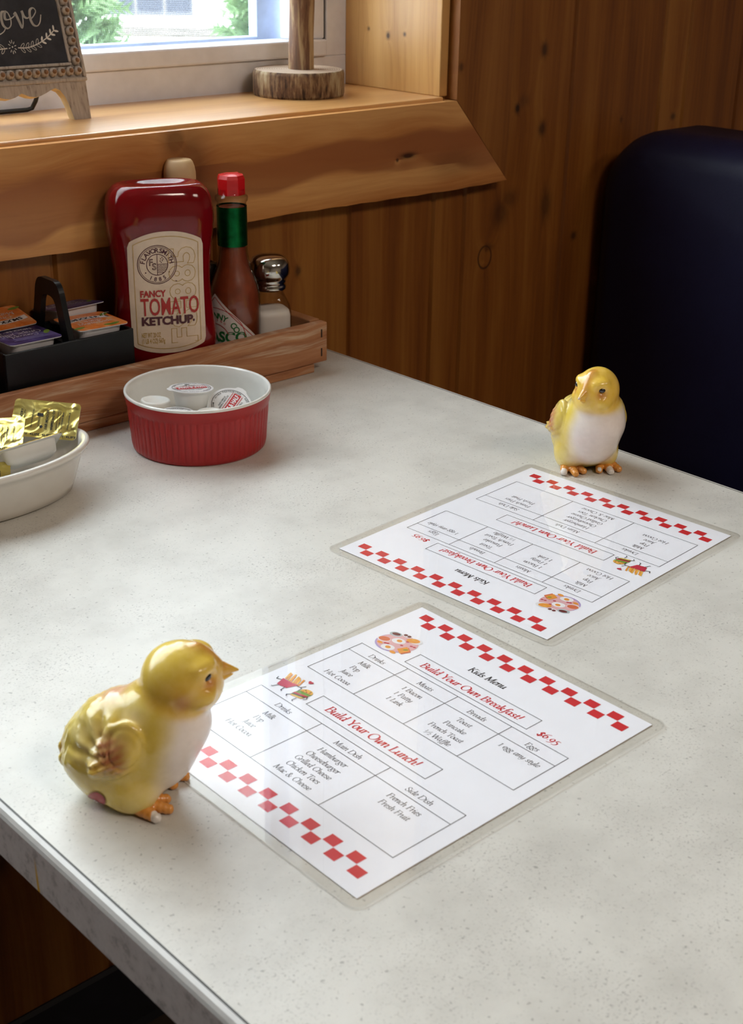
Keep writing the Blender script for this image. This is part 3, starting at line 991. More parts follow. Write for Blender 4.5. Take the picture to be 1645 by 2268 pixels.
chalk([(.0125, .0240), (.004, .0225), (.0005, .013), (.002, .003), (.009, -.0015), (.0165, .003), (.0185, .013), (.0145, .0225), (.0095, .021), (.008, .013), (.014, .0115), (.0235, .0145), (.029, .018)], .0016, .0040)
chalk([(.0265, .0190), (.030, .0205), (.034, .009), (.0385, -.001), (.0425, .009), (.0435, .0225), (.046, .0155), (.052, .0125), (.058, .0155)], .0016, .0042)
chalk([(.058, .0105), (.0655, .0155), (.0715, .0225), (.0675, .0275), (.060, .0235), (.058, .0115), (.0615, .0025), (.069, .0005), (.076, .006), (.0805, .0165)], .0016, .0040)
def sprig(x0, sgn):
    P = catmull([(x0, .0630), (x0 + sgn * .009, .0628), (x0 + sgn * .0195, .0655), (x0 + sgn * .030, .0705), (x0 + sgn * .0378, .0762)], 8)
    mb.ribbon(P, .0009)
    for k in range(3, len(P) - 1, 4):
        t = k / len(P)
        for side in (1, -1):
            an = math.atan2(P[k + 1][1] - P[k][1], P[k + 1][0] - P[k][0]) + side * .85
            c = (P[k][0] + .0024 * math.cos(an), P[k][1] + .0024 * math.sin(an))
            if t > .55:
                mb.flat(ell(c[0], c[1], .0023, .0009, 12, an), 0)
            else:
                mb.ribbon(ell(c[0], c[1], .0026, .0010, 12, an), .00038, closed=True)
sprig(MIDX + .0053, 1)
sprig(MIDX - .0053, -1)
for k in range(10):
    a = 2 * PI * k / 10 + .2
    mb.ribbon([(MIDX + .0022 * math.cos(a), .0640 + .0034 * math.sin(a)), (MIDX + .0036 * math.cos(a), .0640 + .0056 * math.sin(a))], .0006)
mb.flat(ell(MIDX, .0640, .0007, .0007, 8), 0)
Mlet = Matrix(((1, 0, 0, 0), (0, 0, -1, ZB), (0, 1, 0, 0), (0, 0, 0, 1)))
mb.v = [tuple(Mlet @ Vector(p)) for p in mb.v]
mb.build('painted_lettering', M_letter, sg)
# wire easel leg behind
M_wire = plain('black_wire', (.012, .012, .012, 1), rough=.35)
inv = (Matrix.Translation((SGX, SGY, .971)) @ Euler((-lean, 0, 0)).to_matrix().to_4x4()).inverted()
def lw(x, y, z): return inv @ Vector((x, y, z))
wx0, wx1, wy = SGX - .0150, SGX - .1050, 1.1450
mb = MB()
mb.tube([lw(wx0 - .010, SGY + .0395, 1.075), lw(wx0 - .0012, wy - .010, .9900), lw(wx0 - .0006, wy - .003, .9810), lw(wx0 - .0035, wy - .0005, .9745), lw(wx0 - .0085, wy, .9733),
         lw(wx1 + .0085, wy, .9733), lw(wx1 + .0035, wy - .0005, .9745), lw(wx1 + .0006, wy - .003, .9810), lw(wx1 + .0012, wy - .010, .9900), lw(wx1 + .010, SGY + .0395, 1.075)], .0020, 8)
mb.build('wire_easel_leg', M_wire, sg)

# log slice with post
m, nt, b, out = nmat('bark')
oc = objco(nt)
mp = N(nt, 'Mapping'); mp.inputs['Scale'].default_value = (60, 60, 22); nt.links.new(oc, mp.inputs[0])
nz = noise(nt, mp.outputs[0], 1, 5, .65)
mp2 = N(nt, 'Mapping'); mp2.inputs['Scale'].default_value = (330, 330, 50); nt.links.new(oc, mp2.inputs[0])
nz2 = noise(nt, mp2.outputs[0], 1, 4, .6)
col = ramp(nt, mth(nt, 'ADD', mth(nt, 'MULTIPLY', nz, .6), mth(nt, 'MULTIPLY', nz2, .4)), [(.38, (.030, .014, .008, 1)), (.46, (.13, .068, .034, 1)), (.54, (.27, .18, .095, 1)), (.64, (.40, .33, .21, 1))])
nt.links.new(col, b.inputs['Base Color']); b.inputs['Roughness'].default_value = .85
bn = N(nt, 'Bump'); bn.inputs['Strength'].default_value = .6; bn.inputs['Distance'].default_value = .002
nt.links.new(nz2, bn.inputs['Height']); nt.links.new(bn.outputs[0], b.inputs['Normal'])
M_barks = m
m, nt, b, out = nmat('stripped_post_wood')
oc = objco(nt)
mp = N(nt, 'Mapping'); mp.inputs['Scale'].default_value = (110, 110, 14); nt.links.new(oc, mp.inputs[0])
nz = noise(nt, mp.outputs[0], 1, 5, .6, .4)
nt.links.new(ramp(nt, nz, [(.30, (.06, .025, .012, 1)), (.48, (.18, .085, .04, 1)), (.58, (.36, .24, .12, 1)), (.72, (.50, .36, .20, 1))]), b.inputs['Base Color']); b.inputs['Roughness'].default_value = .7
bn = N(nt, 'Bump'); bn.inputs['Strength'].default_value = .5; bn.inputs['Distance'].default_value = .002
nt.links.new(nz, bn.inputs['Height']); nt.links.new(bn.outputs[0], b.inputs['Normal'])
M_post = m
m, nt, b, out = nmat('sawn_face')
oc = objco(nt)
sep = N(nt, 'SeparateXYZ'); nt.links.new(oc, sep.inputs[0])
rad = mth(nt, 'SQRT', mth(nt, 'ADD', mth(nt, 'MULTIPLY', sep.outputs['X'], sep.outputs['X']), mth(nt, 'MULTIPLY', sep.outputs['Y'], sep.outputs['Y'])))
rg = mth(nt, 'SINE', mth(nt, 'ADD', mth(nt, 'MULTIPLY', rad, 2600), mth(nt, 'MULTIPLY', noise(nt, oc, 60, 3), 6)))
nt.links.new(ramp(nt, rg, [(0, (.34, .24, .17, 1)), (.9, (.50, .39, .29, 1))]), b.inputs['Base Color']); b.inputs['Roughness'].default_value = .85
M_sawn = m
lg = thing('log_stand', 'bark-edged log slice holding an upright peeled branch on the sill', 'stand', (.9215, 1.104, .971))
lr = random.Random(11)
wob = [lr.uniform(-1, 1) for _ in range(8)]
def rw(r, z, a): return r * (1 + .012 * sum(w * math.sin((i + 1) * a + i) for i, w in enumerate(wob)) / 2)
mb = MB(); mb.lathe([(.0455, 0), (.0466, .003), (.0466, .0215), (.0458, .0245), (.0446, .0252)], 72, 0, rfun=rw, capb=True); mb.build('bark_edge', M_barks, lg)
mb = MB(); mb.lathe([(.0447, .0251), (.036, .0253), (.012, .0253), (.0001, .0253)], 72, 0, rfun=rw); mb.build('sawn_top', M_sawn, lg)
def rp(r, z, a): return r * (1 + .05 * math.sin(3 * a + z * 40) + .03 * math.sin(5 * a - z * 90))
mb = MB(); mb.lathe([(.0128, .0252), (.0126, .04), (.0124, .06), (.0126, .09), (.0122, .13), (.0124, .18), (.012, .23), (.0118, .25)], 40, 0, rfun=rp, capt=True)
pp = mb.build('branch_post', M_post, lg); pp.location = (.002, -.002, 0)

# ------------------------------------------------------------------ crate with condiments
M_crate = wood('worn_pine_crate', 'Z', 'X', (.20, .065, .022, 1), (.37, .150, .060, 1), (.52, .27, .13, 1), ac=60, al=4, rings=20, rough=.65, coat=.03, wear=((.60, .46, .32, 1), .505, .62))
M_crate2 = wood('worn_pine_crate_ends', 'Z', 'Y', (.22, .075, .022, 1), (.38, .165, .06, 1), (.52, .28, .12, 1), ac=60, al=4, rings=20, rough=.65, coat=.03)
M_staple = plain('dark_staple', (.035, .03, .028, 1), rough=.4, metal=.6)
KX0, KX1, KY0, KY1 = .385, .7955, .914, 1.002
KT = .7963
cr = thing('wooden_crate', 'long low worn wooden crate of condiments against the wall', 'crate', (0, 0, TZ))
def kz(z): return z - TZ
mb = MB(); mb.box((KX0 + .01, KY0 + .001, 0), (.781, KY1 - .001, .0085), bev=.0012); mb.build('bottom_board', M_crate, cr)
mb = MB(); mb.box((KX0, KY0, .0087), (KX1, KY0 + .0095, KT - TZ), bev=.0014)
mb.build('front_slat', M_crate, cr)
mb = MB(); mb.box((KX0, KY1 - .0095, .0087), (KX1, KY1, KT - TZ), bev=.0014); mb.build('back_slat', M_crate, cr)
for x0 in (KX0 + .001, KX1 - .0125):
    mb = MB(); mb.box((x0, KY0 + .0097, .0087), (x0 + .0115, KY1 - .0097, KT - TZ + .001), bev=.0012); mb.build('end_panel', M_crate2, cr)
for z in (.0185, .0365):
    mb = MB(); mb.box((KX1 - .0078, KY0 - .0004, z - .0038), (KX1 - .0066, KY0 + .002, z + .0038)); mb.build('staple', M_staple, cr)
KB = TZ + .0087

# ketchup bottle (upside down squeeze bottle)
M_ket = plain('dark_red_squeeze_plastic', (.17, .0030, .005, 1), rough=.09, coat=.0, var=.05)
M_cap = plain('dark_red_cap', (.10, .004, .006, 1), rough=.35)
M_kl = plain('cream_label_paper', (.74, .60, .47, 1), rough=.6, var=.04, vscale=90)
M_kred = plain('red_print', (.42, .025, .022, 1), rough=.55, var=.02)
M_kmar = plain('maroon_print', (.085, .018, .030, 1), rough=.55, var=.02)
M_kgold = plain('ochre_print', (.52, .33, .07, 1), rough=.55, var=.02)
kt = thing('ketchup_bottle', 'upside down dark red ketchup squeeze bottle with cream label in the crate', 'bottle', (.6455, .9580, KB), rz=math.radians(-24))
KPROF = [(.0165, .020, .0165, 2.2), (.0175, .026, .0185, 2.3), (.0210, .034, .0215, 2.5), (.026, .040, .0235, 2.7), (.033, .0440, .0248, 3), (.043, .0450, .0255, 3), (.056, .0438, .0255, 3), (.072, .0418, .0252, 3), (.088, .0406, .0248, 3), (.102, .0408, .0248, 3),
         (.114, .0418, .0252, 3), (.126, .0434, .0260, 3), (.136, .0448, .0268, 3.1), (.146, .0456, .0272, 3.2), (.155, .0452, .0270, 3.2), (.1635, .0434, .0258, 3.1), (.1690, .0408, .0240, 3.0), (.1725, .0380, .0220, 2.8), (.1745, .0350, .0198, 2.7), (.1750, .0320, .0175, 2.6),
         (.1742, .0290, .0150, 2.5), (.1715, .020, .010, 2.3), (.1705, .001, .0006, 2.2)]
def kint(z):
    P = KPROF[:20]
    if z <= P[0][0]:
        return P[0][1:]
    for a, b in zip(P, P[1:]):
        if z <= b[0]:
            t = (z - a[0]) / (b[0] - a[0]); t = t * t * (3 - 2 * t)
            return tuple(a[i] + (b[i] - a[i]) * t for i in (1, 2, 3))
    return P[-1][1:]
mb = MB(); n = 72
rows = []
zs = []
for a, b in zip(KPROF, KPROF[1:]):
    for t in (0, .5):
        zs.append((a, b, t))
vs_, fs_ = [], []
for (a, b, t) in zs + [(KPROF[-1], KPROF[-1], 0)]:
    z, wa, wb, e = [a[i] + (b[i] - a[i]) * t for i in range(4)]
    for i in range(n):
        an = 2 * PI * i / n
        c_, s_ = math.cos(an), math.sin(an)
        rr = (abs(c_) ** e + abs(s_) ** e) ** (-1 / e)
        vs_.append((wa * c_ * rr, wb * s_ * rr, z))
nr = len(zs) + 1
for k in range(nr - 1):
    for i in range(n):
        j = (i + 1) % n
        fs_.append((k * n + i, k * n + j, (k + 1) * n + j, (k + 1) * n + i))
fs_.append(tuple(range(n - 1, -1, -1)))
mb.add(vs_, fs_, 0, None, True)
o = mb.build('bottle_body', M_ket, kt)
sub = o.modifiers.new('s', 'SUBSURF'); sub.levels = 1; sub.render_levels = 1
mb = MB(); mb.lathe([(.0172, 0), (.0185, .001), (.0185, .014), (.0175, .0162), (.012, .0164)], 48, 0, capb=True); mb.build('flip_cap', M_cap, kt)
def kfront(x, z, off):
    wa, wb, e = kint(z)
    q = min(abs(x) / wa, .999)
    return -wb * (1 - q ** e) ** (1 / e) - off
LBX, LZ0, LZ1 = .0318, .0345, .1395
def lab_lim(x):
    q = abs(x) / LBX
    top = LZ1 - .0090 * q ** 2.2 - (.004 * max(0, (q - .93) / .07) ** 2)
    bot = LZ0 + .0075 * q ** 2.2 + (.004 * max(0, (q - .93) / .07) ** 2)
    return bot, top
mb = MB(); nx, nz_ = 40, 46
vs_, fs_ = [], []
for i in range(nx + 1):
    x = -LBX + 2 * LBX * i / nx
    b0, t0 = lab_lim(x)
    for k in range(nz_ + 1):
        z = b0 + (t0 - b0) * k / nz_
        vs_.append((x, kfront(x, z, .0005), z))
for i in range(nx):
    for k in range(nz_):
        a = i * (nz_ + 1) + k
        fs_.append((a, a + nz_ + 1, a + nz_ + 2, a + 1))
mb.add(vs_, fs_, 0, None, True)
lab = mb.build('paper_label', M_kl, kt)
# label print; s across 0..1, t up 0..1
def lx(s_): return -LBX + 2 * LBX * s_
def lz(t): return LZ0 + (LZ1 - LZ0) * t
def onlabel(x, y, z): return (x, kfront(x, y, .0008 + z), y)
UW_, UH_ = 2 * LBX, LZ1 - LZ0
mb = MB()
bord = [(lx(.07) , lab_lim(lx(.07))[0] + .0045)] + [(lx(s_), lab_lim(lx(s_))[0] + .0042) for s_ in np.linspace(.12, .88, 18)] + [(lx(.93), lab_lim(lx(.93))[0] + .0045)]
bord += [(lx(.93), z) for z in np.linspace(.05, .122, 8)] + [(lx(.93), lab_lim(lx(.93))[1] - .0045)] + [(lx(s_), lab_lim(lx(s_))[1] - .0042) for s_ in np.linspace(.88, .12, 18)] + [(lx(.07), lab_lim(lx(.07))[1] - .0045)] + [(lx(.07), z) for z in np.linspace(.122, .05, 8)]
mb.ribbon(bord, .00045, 0, 2, closed=True)
# large outlined letters up the right side
yb_ = lz(.085)
for ch, hh in (('F', .0125), ('S', .0150), ('=', .006), ('8', .0142), ('8', .0142), ('5', .0142)):
    V, Fc, E_ = sans(ch, .03)
    x0 = min(v[0] for v in V); x1 = max(v[0] for v in V); y0 = min(v[1] for v in V); y1 = max(v[1] for v in V)
    P = [(lx(.93) - .0028 - (v[1] - y0) / (y1 - y0) * .0230, yb_ + (v[0] - x0) / (x1 - x0) * hh) for v in V]
    for a, b in E_:
        mb.ribbon([P[a], P[b]], .00042, 0, 2)
    yb_ += hh + .0012
# round seal
cx_, cy_, R_ = lx(.375), lz(.735), .0163
for r_, w_ in ((R_, .0006), (R_ * .925, .0004), (R_ * .545, .0006)):
    mb.ribbon(ell(cx_, cy_, r_, r_, 56), w_, 0, 1, closed=True)
def arc_text(s, r, a_mid, spread, h, flip=False):
    for i, ch in enumerate(s):
        a = a_mid + (i / (len(s) - 1) - .5) * spread * (1 if flip else -1)
        px, py = cx_ + r * math.cos(a), cy_ + r * math.sin(a)
        sans_text(mb, ch, px, py, h, 0, 1, .02, 'c', rot=a - PI / 2 + (PI if flip else 0))
arc_text('FLAVORSMITH', R_ * .635, PI / 2, 2.75, .0040)
arc_text('1885', R_ * .86, -PI / 2, .95, .0034, True)
for a in (-2.55, -.6):
    mb.flat(ell(cx_ + R_ * .73 * math.cos(a), cy_ + R_ * .73 * math.sin(a), .0006, .0006, 8), 0, 1)
q = R_ * .545
mb.ribbon([(cx_, cy_ - q), (cx_, cy_ + q)], .0005, 0, 1)
mb.ribbon([(cx_, cy_ + .0002), (cx_ + q, cy_ + .0002)], .0005, 0, 1)
sans_text(mb, 'F', cx_ - .0066, cy_ - .0005, .0058, 0, 1, 0.0, 'l', width=.0028, outline=.0004)
sans_text(mb, 'S', cx_ - .0042, cy_ - .0042, .0058, 0, 1, 0.0, 'l', width=.0032, outline=.0004)
for k in range(5):
    yy = cy_ - .0012 - k * .0014
    xr = cx_ + math.sqrt(max(0, (q * .97) ** 2 - (yy - cy_) ** 2))
    mb.ribbon([(x, yy + .00035 * math.sin((x - cx_) * 2600)) for x in np.linspace(cx_ + .0003, xr, 14)], .0004, 0, 1)
for dx, dy in ((.0042, .0060), (.0030, .0048), (.0044, .0034), (.0026, .0030), (.0034, .0018), (.0050, .0046)):
    mb.flat(ell(cx_ + dx, cy_ + dy, .00055, .00045, 8), 0, 1)
sans_text(mb, 'FANCY', lx(.135), lz(.475), .0056, .0003, 0, .035, 'l', width=.0215)
sans_text(mb, 'TOMATO', lx(.13), lz(.325), .0152, .0003, 0, .012, 'l', width=.0500)
sans_text(mb, 'KETCHUP', lx(.135), lz(.245), .0070, .0003, 1, .045, 'l', width=.0440)
mb.flat(ell(lx(.835), lz(.262), .0009, .0012, 10), 0, 1)
sans_text(mb, 'TM', lx(.60), lz(.59), .0010, 0, 1, .02, 'l')
sans_text(mb, 'NET WT 20 OZ', lx(.125), lz(.143), .0042, 0, 2, .012, 'l', width=.0160)
sans_text(mb, '(1 LB 4 OZ) 567g', lx(.125), lz(.093), .0042, 0, 2, .012, 'l', width=.0195)
# finer mesh is not needed: every vertex is laid on the bottle's curve
mb.build('label_print', [M_kred, M_kmar, M_kgold], lab, fn=onlabel)

# hot sauce bottle
M_clear = sheen_glass('clear_bottle_glass', (.95, .95, .94, 1), 1.5, .02, edge=(.55, .52, .48, 1))
M_sauce = plain('hot_sauce', (.235, .042, .012, 1), rough=.35, var=.12, vscale=90)
M_foil = plain('green_neck_foil', (.004, .125, .032, 1), rough=.30, metal=.92, var=.2, vscale=120)
M_redcap = plain('bright_red_plastic', (.62, .008, .010, 1), rough=.3)
M_paper = plain('white_label_paper', (.66, .60, .57, 1), rough=.55, var=.03)
M_green = plain('green_print', (.012, .15, .035, 1), rough=.5, var=.02)
M_redp = plain('red_ink', (.48, .03, .035, 1), rough=.5, var=.02)
TBX, TBY = .7205, .9560
tbt = thing('hot_sauce_bottle', 'glass hot sauce bottle with red cap and green neck foil in the crate', 'bottle', (TBX, TBY, KB), rz=math.radians(-8))
TP = [(.0225, .0), (.0238, .0015), (.0238, .060), (.0234, .068), (.0218, .0765), (.0190, .0845), (.0162, .0915), (.0144, .0985), (.0134, .106), (.0130, .114), (.0129, .146)]
mb = MB(); mb.lathe([(r - .0016, z + (.0012 if z < .001 else 0)) for r, z in TP if z < .147] + [(.0001, .1455)], 48, 0, capb=True); mb.build('sauce', M_sauce, tbt)
mb = MB(); mb.lathe(TP + [(.0129, .150), (.0142, .1515), (.0146, .1535), (.0142, .1555), (.0122, .1565), (.0120, .162)], 48, 0, capb=True); mb.build('glass_bottle', M_clear, tbt)
mb = MB(); mb.lathe([(.0134, .1125), (.0134, .147)], 48, 0); mb.lathe([(.0131, .1125), (.0134, .1125)], 48, 0); mb.build('neck_foil', M_foil, tbt)
mb = MB(); mb.lathe([(.0122, .1568), (.0124, .1572), (.0124, .1705), (.0112, .1735), (.0060, .1745), (.0001, .1745)], 8, 0, capb=True, smooth=False); mb.box((-.0075, -.0016, .1735), (.0075, .0016, .1750), 0, bev=.0006)
mb.build('octagonal_cap', M_redcap, tbt)
# diamond label wrapped round the glass
def wrap(r, a0):
    def fn(x, y, z):
        a = a0 + x / r
        return (r * math.sin(a) + 0, -r * math.cos(a), y)
    return fn
LR = .0241
DA = -1.27
def diamond(h, zc): return [(h, zc), (0, zc + h), (-h, zc), (0, zc - h)]
mb = MB(); D = .039; ZC = .0338
nn = 48
for i in range(nn):
    x0, x1 = -D + 2 * D * i / nn, -D + 2 * D * (i + 1) / nn
    h0, h1 = max(D - abs(x0), 0), max(D - abs(x1), 0)
    mb.add([(x0, max(ZC - h0, .003), 0), (x1, max(ZC - h1, .003), 0), (x1, ZC + h1, 0), (x0, ZC + h0, 0)], [(0, 1, 2, 3)], 0, None, True)
tl = mb.build('diamond_label', M_paper, tbt, fn=wrap(LR, DA))
mb = MB()
d_ = [(x, y) for x, y in diamond(D - .0032, ZC)]
dense = []
for a, b in zip(d_, d_[1:] + d_[:1]):
    dense += [(a[0] + (b[0] - a[0]) * t, a[1] + (b[1] - a[1]) * t) for t in np.linspace(0, 1, 10)[:-1]]
for a, b in zip(dense, dense[1:] + dense[:1]):
    if min(a[1], b[1]) > .004:
        mb.ribbon([a, b], .0006, 0, 1)
for r_ in (1.32, .62):
    mb.ribbon(ell(0, ZC - .001, r_ * .0215, r_ * .0205, 40, 0, math.radians(5 if r_ > 1 else 20), math.radians(175 if r_ > 1 else 160)), .0006, 0, 1)
for i, ch in enumerate('McILHENNY CO.'):
    a = math.radians(164 - i * (150 / 12))
    sans_text(mb, ch, .0200 * math.cos(a), ZC - .002 + .0185 * math.sin(a), .0055, 0, 0, .02, 'c', rot=a - PI / 2)
for i, ch in enumerate('BRAND'):
    a = math.radians(110 - i * 14)
    sans_text(mb, ch, .0150 * math.cos(a), ZC + .0145 * math.sin(a), .0020, 0, 1, 0, 'c', rot=a - PI / 2)
sans_text(mb, 'TABASCO', 0, ZC - .0040, .0095, 0, 0, .035, 'c', width=.0590)
sans_text(mb, 'BRAND', .006, ZC - .0125, .0038, 0, 1, .01, 'c', width=.018)
sans_text(mb, 'PEPPER SAUCE', 0, ZC - .0190, .0045, 0, 1, .01, 'c', width=.028)
mb.ribbon(ell(.0318, ZC - .0020, .0010, .0010, 12), .0003, 0, 1, closed=True)
mb.build('label_print', [M_green, M_redp], tl, fn=wrap(LR + .0002, DA))

# salt shaker
M_chrome = plain('polished_steel_cap', (.55, .53, .50, 1), rough=.12, metal=1.0, var=.03)
M_salt = plain('salt', (.88, .82, .78, 1), rough=.9, var=.02)
M_hole = plain('dark_hole', (.02, .02, .02, 1), rough=.7)
SX_, SY_ = .7678, .9640
sh = thing('salt_shaker', 'glass salt shaker with domed steel cap in the crate', 'shaker', (SX_, SY_, KB))
def sq(r, z, a):
    e = 4.0 if z < .044 else 2.0 + 2.0 * max(0, (.058 - z) / .014)
    aa = a + math.radians(20)
    return r * (abs(math.cos(aa)) ** e + abs(math.sin(aa)) ** e) ** (-1 / e) * (1 if e > 2.01 else 1)
SP = [(.0172, 0), (.0180, .0015), (.0180, .043), (.0171, .050), (.0146, .0560), (.0128, .0600), (.0126, .0660)]
mb = MB(); mb.lathe(SP, 64, 0, rfun=sq, capb=True); mb.build('glass_jar', M_clear, sh)
mb = MB(); mb.lathe([(.0164, .0016), (.0171, .004), (.0171, .040), (.0160, .0445), (.0070, .0455), (.0001, .0450)], 64, 0, rfun=sq, capb=True); mb.build('salt_fill', M_salt, sh)
mb = MB(); mb.lathe([(.0150, .0635), (.0157, .0645), (.0157, .0670), (.0150, .0680), (.0150, .0695), (.0157, .0705), (.0157, .0720), (.0155, .0730), (.0176, .0750), (.0189, .0785), (.0191, .0825), (.0184, .0878), (.0158, .0922), (.0116, .0944), (.006, .0955), (.0001, .0957)], 56, 0); cp = mb.build('steel_cap', M_chrome, sh)
mb = MB()
for i in range(9):
    a = 2 * PI * i / 8
    r_ = .0062 if i < 8 else 0
    mb.prism(ell(r_ * math.cos(a), r_ * math.sin(a), .0006, .0006, 8), .0940, .0954)
mb.build('hole', M_hole, cp)

# small dark capped bottle behind, and the wooden knob
M_dkcap = plain('dark_screw_cap', (.05, .04, .03, 1), rough=.2, metal=.7)
M_orl = plain('orange_label', (.60, .20, .015, 1), rough=.5, var=.1)
M_amber = plain('brown_glass', (.07, .028, .01, 1), rough=.12, coat=.5)
sb = thing('small_bottle', 'small dark capped bottle with orange label half hidden behind the ketchup', 'bottle', (.7075, .9790, KB))
mb = MB(); mb.lathe([(.0115, 0), (.0122, .001), (.0122, .068), (.0105, .074), (.009, .077), (.009, .080)], 36, 0, capb=True); mb.build('glass_body', M_amber, sb)
mb = MB(); mb.lathe([(.0125, .050), (.0125, .0695)], 36, 0); mb.build('orange_label', M_orl, sb)
mb = MB(); mb.lathe([(.0098, .0785), (.0104, .079), (.0104, .090), (.0094, .094), (.005, .0955), (.0001, .0957)], 36, 0, capb=True); mb.build('screw_cap', M_dkcap, sb)
M_maple = plain('pale_turned_wood', (.66, .45, .235, 1), rough=.5, var=.06, vscale=50)
kn = thing('wooden_pepper_mill', 'pale turned wooden knob rising behind the ketchup bottle', 'mill', (.6868, .9845, KB))
mb = MB(); mb.lathe([(.0070, 0), (.0077, .002), (.0076, .03), (.0074, .07), (.0074, .11), (.0078, .140), (.0080, .150)], 40, 0, capb=True); mb.build('body', M_maple, kn)
mb = MB(); mb.lathe([(.0080, .146), (.0098, .150), (.0118, .156), (.0132, .163), (.0140, .1705), (.0139, .1755), (.0130, .1805), (.0116, .1843), (.0102, .1860), (.0094, .1863), (.0001, .1863)], 40, 0); mb.build('knob', M_maple, kn)

# jelly caddy with portion packs
M_blk = plain('black_plastic', (.006, .0065, .008, 1), rough=.34, var=.08, spec=.3)
JX0, JX1, JY0, JY1, JH = .4765, .5945, .9275, .9915, .0655
cd = thing('jelly_caddy', 'black plastic jelly caddy with arched handle in the crate', 'caddy', (0, 0, KB))
mb = MB()
t = .0025
mb.box((JX0, JY0, 0), (JX1, JY1, .003), bev=.0008)
mb.box((JX0, JY0, .003), (JX1, JY0 + t, JH), bev=.0008)
mb.box((JX0, JY1 - t, .003), (JX1, JY1, JH), bev=.0008)
mb.box((JX0, JY0 + t, .003), (JX0 + t, JY1 - t, JH), bev=.0008)
mb.box((JX1 - t, JY0 + t, .003), (JX1, JY1 - t, JH), bev=.0008)
mb.build('tray', M_blk, cd)
mb = MB()
yc = (JY0 + JY1) / 2
outp = [(JY0 + .0026, .003), (JY0 + .0026, JH)] + [(yc - .0285 * math.cos(a) ** .8 if False else yc - .0290 * math.cos(a), JH + .012 + .0335 * math.sin(a) ** .72) for a in np.linspace(.05, PI - .05, 22)] + [(JY1 - .0026, JH), (JY1 - .0026, .003)]
inn = [(yc + .0165 * math.cos(a), JH + .004 + .0285 * math.sin(a) ** .7) for a in np.linspace(.02, PI - .02, 22)]
xh = .5355
# plate with a D shaped opening: two mirrored strips
def strip(mbx, Pa, Pb, x0, x1):
    n_ = len(Pa)
    vv = [(x0, y, z) for y, z in Pa] + [(x0, y, z) for y, z in Pb] + [(x1, y, z) for y, z in Pa] + [(x1, y, z) for y, z in Pb]
    ff = []
    for i in range(n_ - 1):
        ff += [(i, i + 1, n_ + i + 1, n_ + i), (2 * n_ + i + 1, 2 * n_ + i, 3 * n_ + i, 3 * n_ + i + 1),
               (i + 1, i, 2 * n_ + i, 2 * n_ + i + 1), (n_ + i, n_ + i + 1, 3 * n_ + i + 1, 3 * n_ + i)]
    mbx.add(vv, ff)
H_ = JH + .0445
oa = catmull([(JY0 + .0026, JH - .004), (yc - .0270, JH + .006), (yc - .0215, JH + .026), (yc - .0180, H_ - .0065), (yc - .0120, H_ - .0005), (yc, H_), (yc + .0120, H_ - .0005), (yc + .0180, H_ - .0065), (yc + .0215, JH + .026), (yc + .0270, JH + .006), (JY1 - .0026, JH - .004)], 5)
ia = catmull([(yc - .0185, JH - .004), (yc - .0165, JH + .004), (yc - .0130, JH + .018), (yc - .0105, JH + .0265), (yc - .0065, JH + .0305), (yc, JH + .0315), (yc + .0065, JH + .0305), (yc + .0105, JH + .0265), (yc + .0130, JH + .018), (yc + .0165, JH + .004), (yc + .0185, JH - .004)], 5)
strip(mb, oa, ia, xh, xh + .0048)
mb.box((xh, JY0 + .0026, .003), (xh + .0048, JY1 - .0026, JH - .004))
mb.build('arched_handle', M_blk, cd)

def film_mat(name, cols, sc=90):
    m, nt, b, out = nmat(name)
    oc = objco(nt)
    nt.links.new(ramp(nt, noise(nt, oc, sc, 3, .6, .6), cols), b.inputs['Base Color'])
    b.inputs['Roughness'].default_value = .35
    return m
M_orange = film_mat('orange_film', [(.30, (.55, .12, .02, 1)), (.48, (.72, .20, .03, 1)), (.6, (.70, .30, .13, 1)), (.75, (.78, .42, .10, 1))])
M_purple = film_mat('purple_film', [(.30, (.018, .012, .06, 1)), (.48, (.045, .028, .125, 1)), (.62, (.10, .08, .25, 1)), (.75, (.22, .24, .45, 1))])
M_pp = plain('white_plastic_cup', (.66, .64, .66, 1), rough=.4, var=.02)
M_leafp = plain('leaf_green_print', (.16, .26, .03, 1), rough=.5)
M_blackp = plain('black_ink', (.012, .012, .014, 1), rough=.5, var=.02)
M_whitep = plain('white_ink', (.75, .72, .74, 1), rough=.5, var=.02)


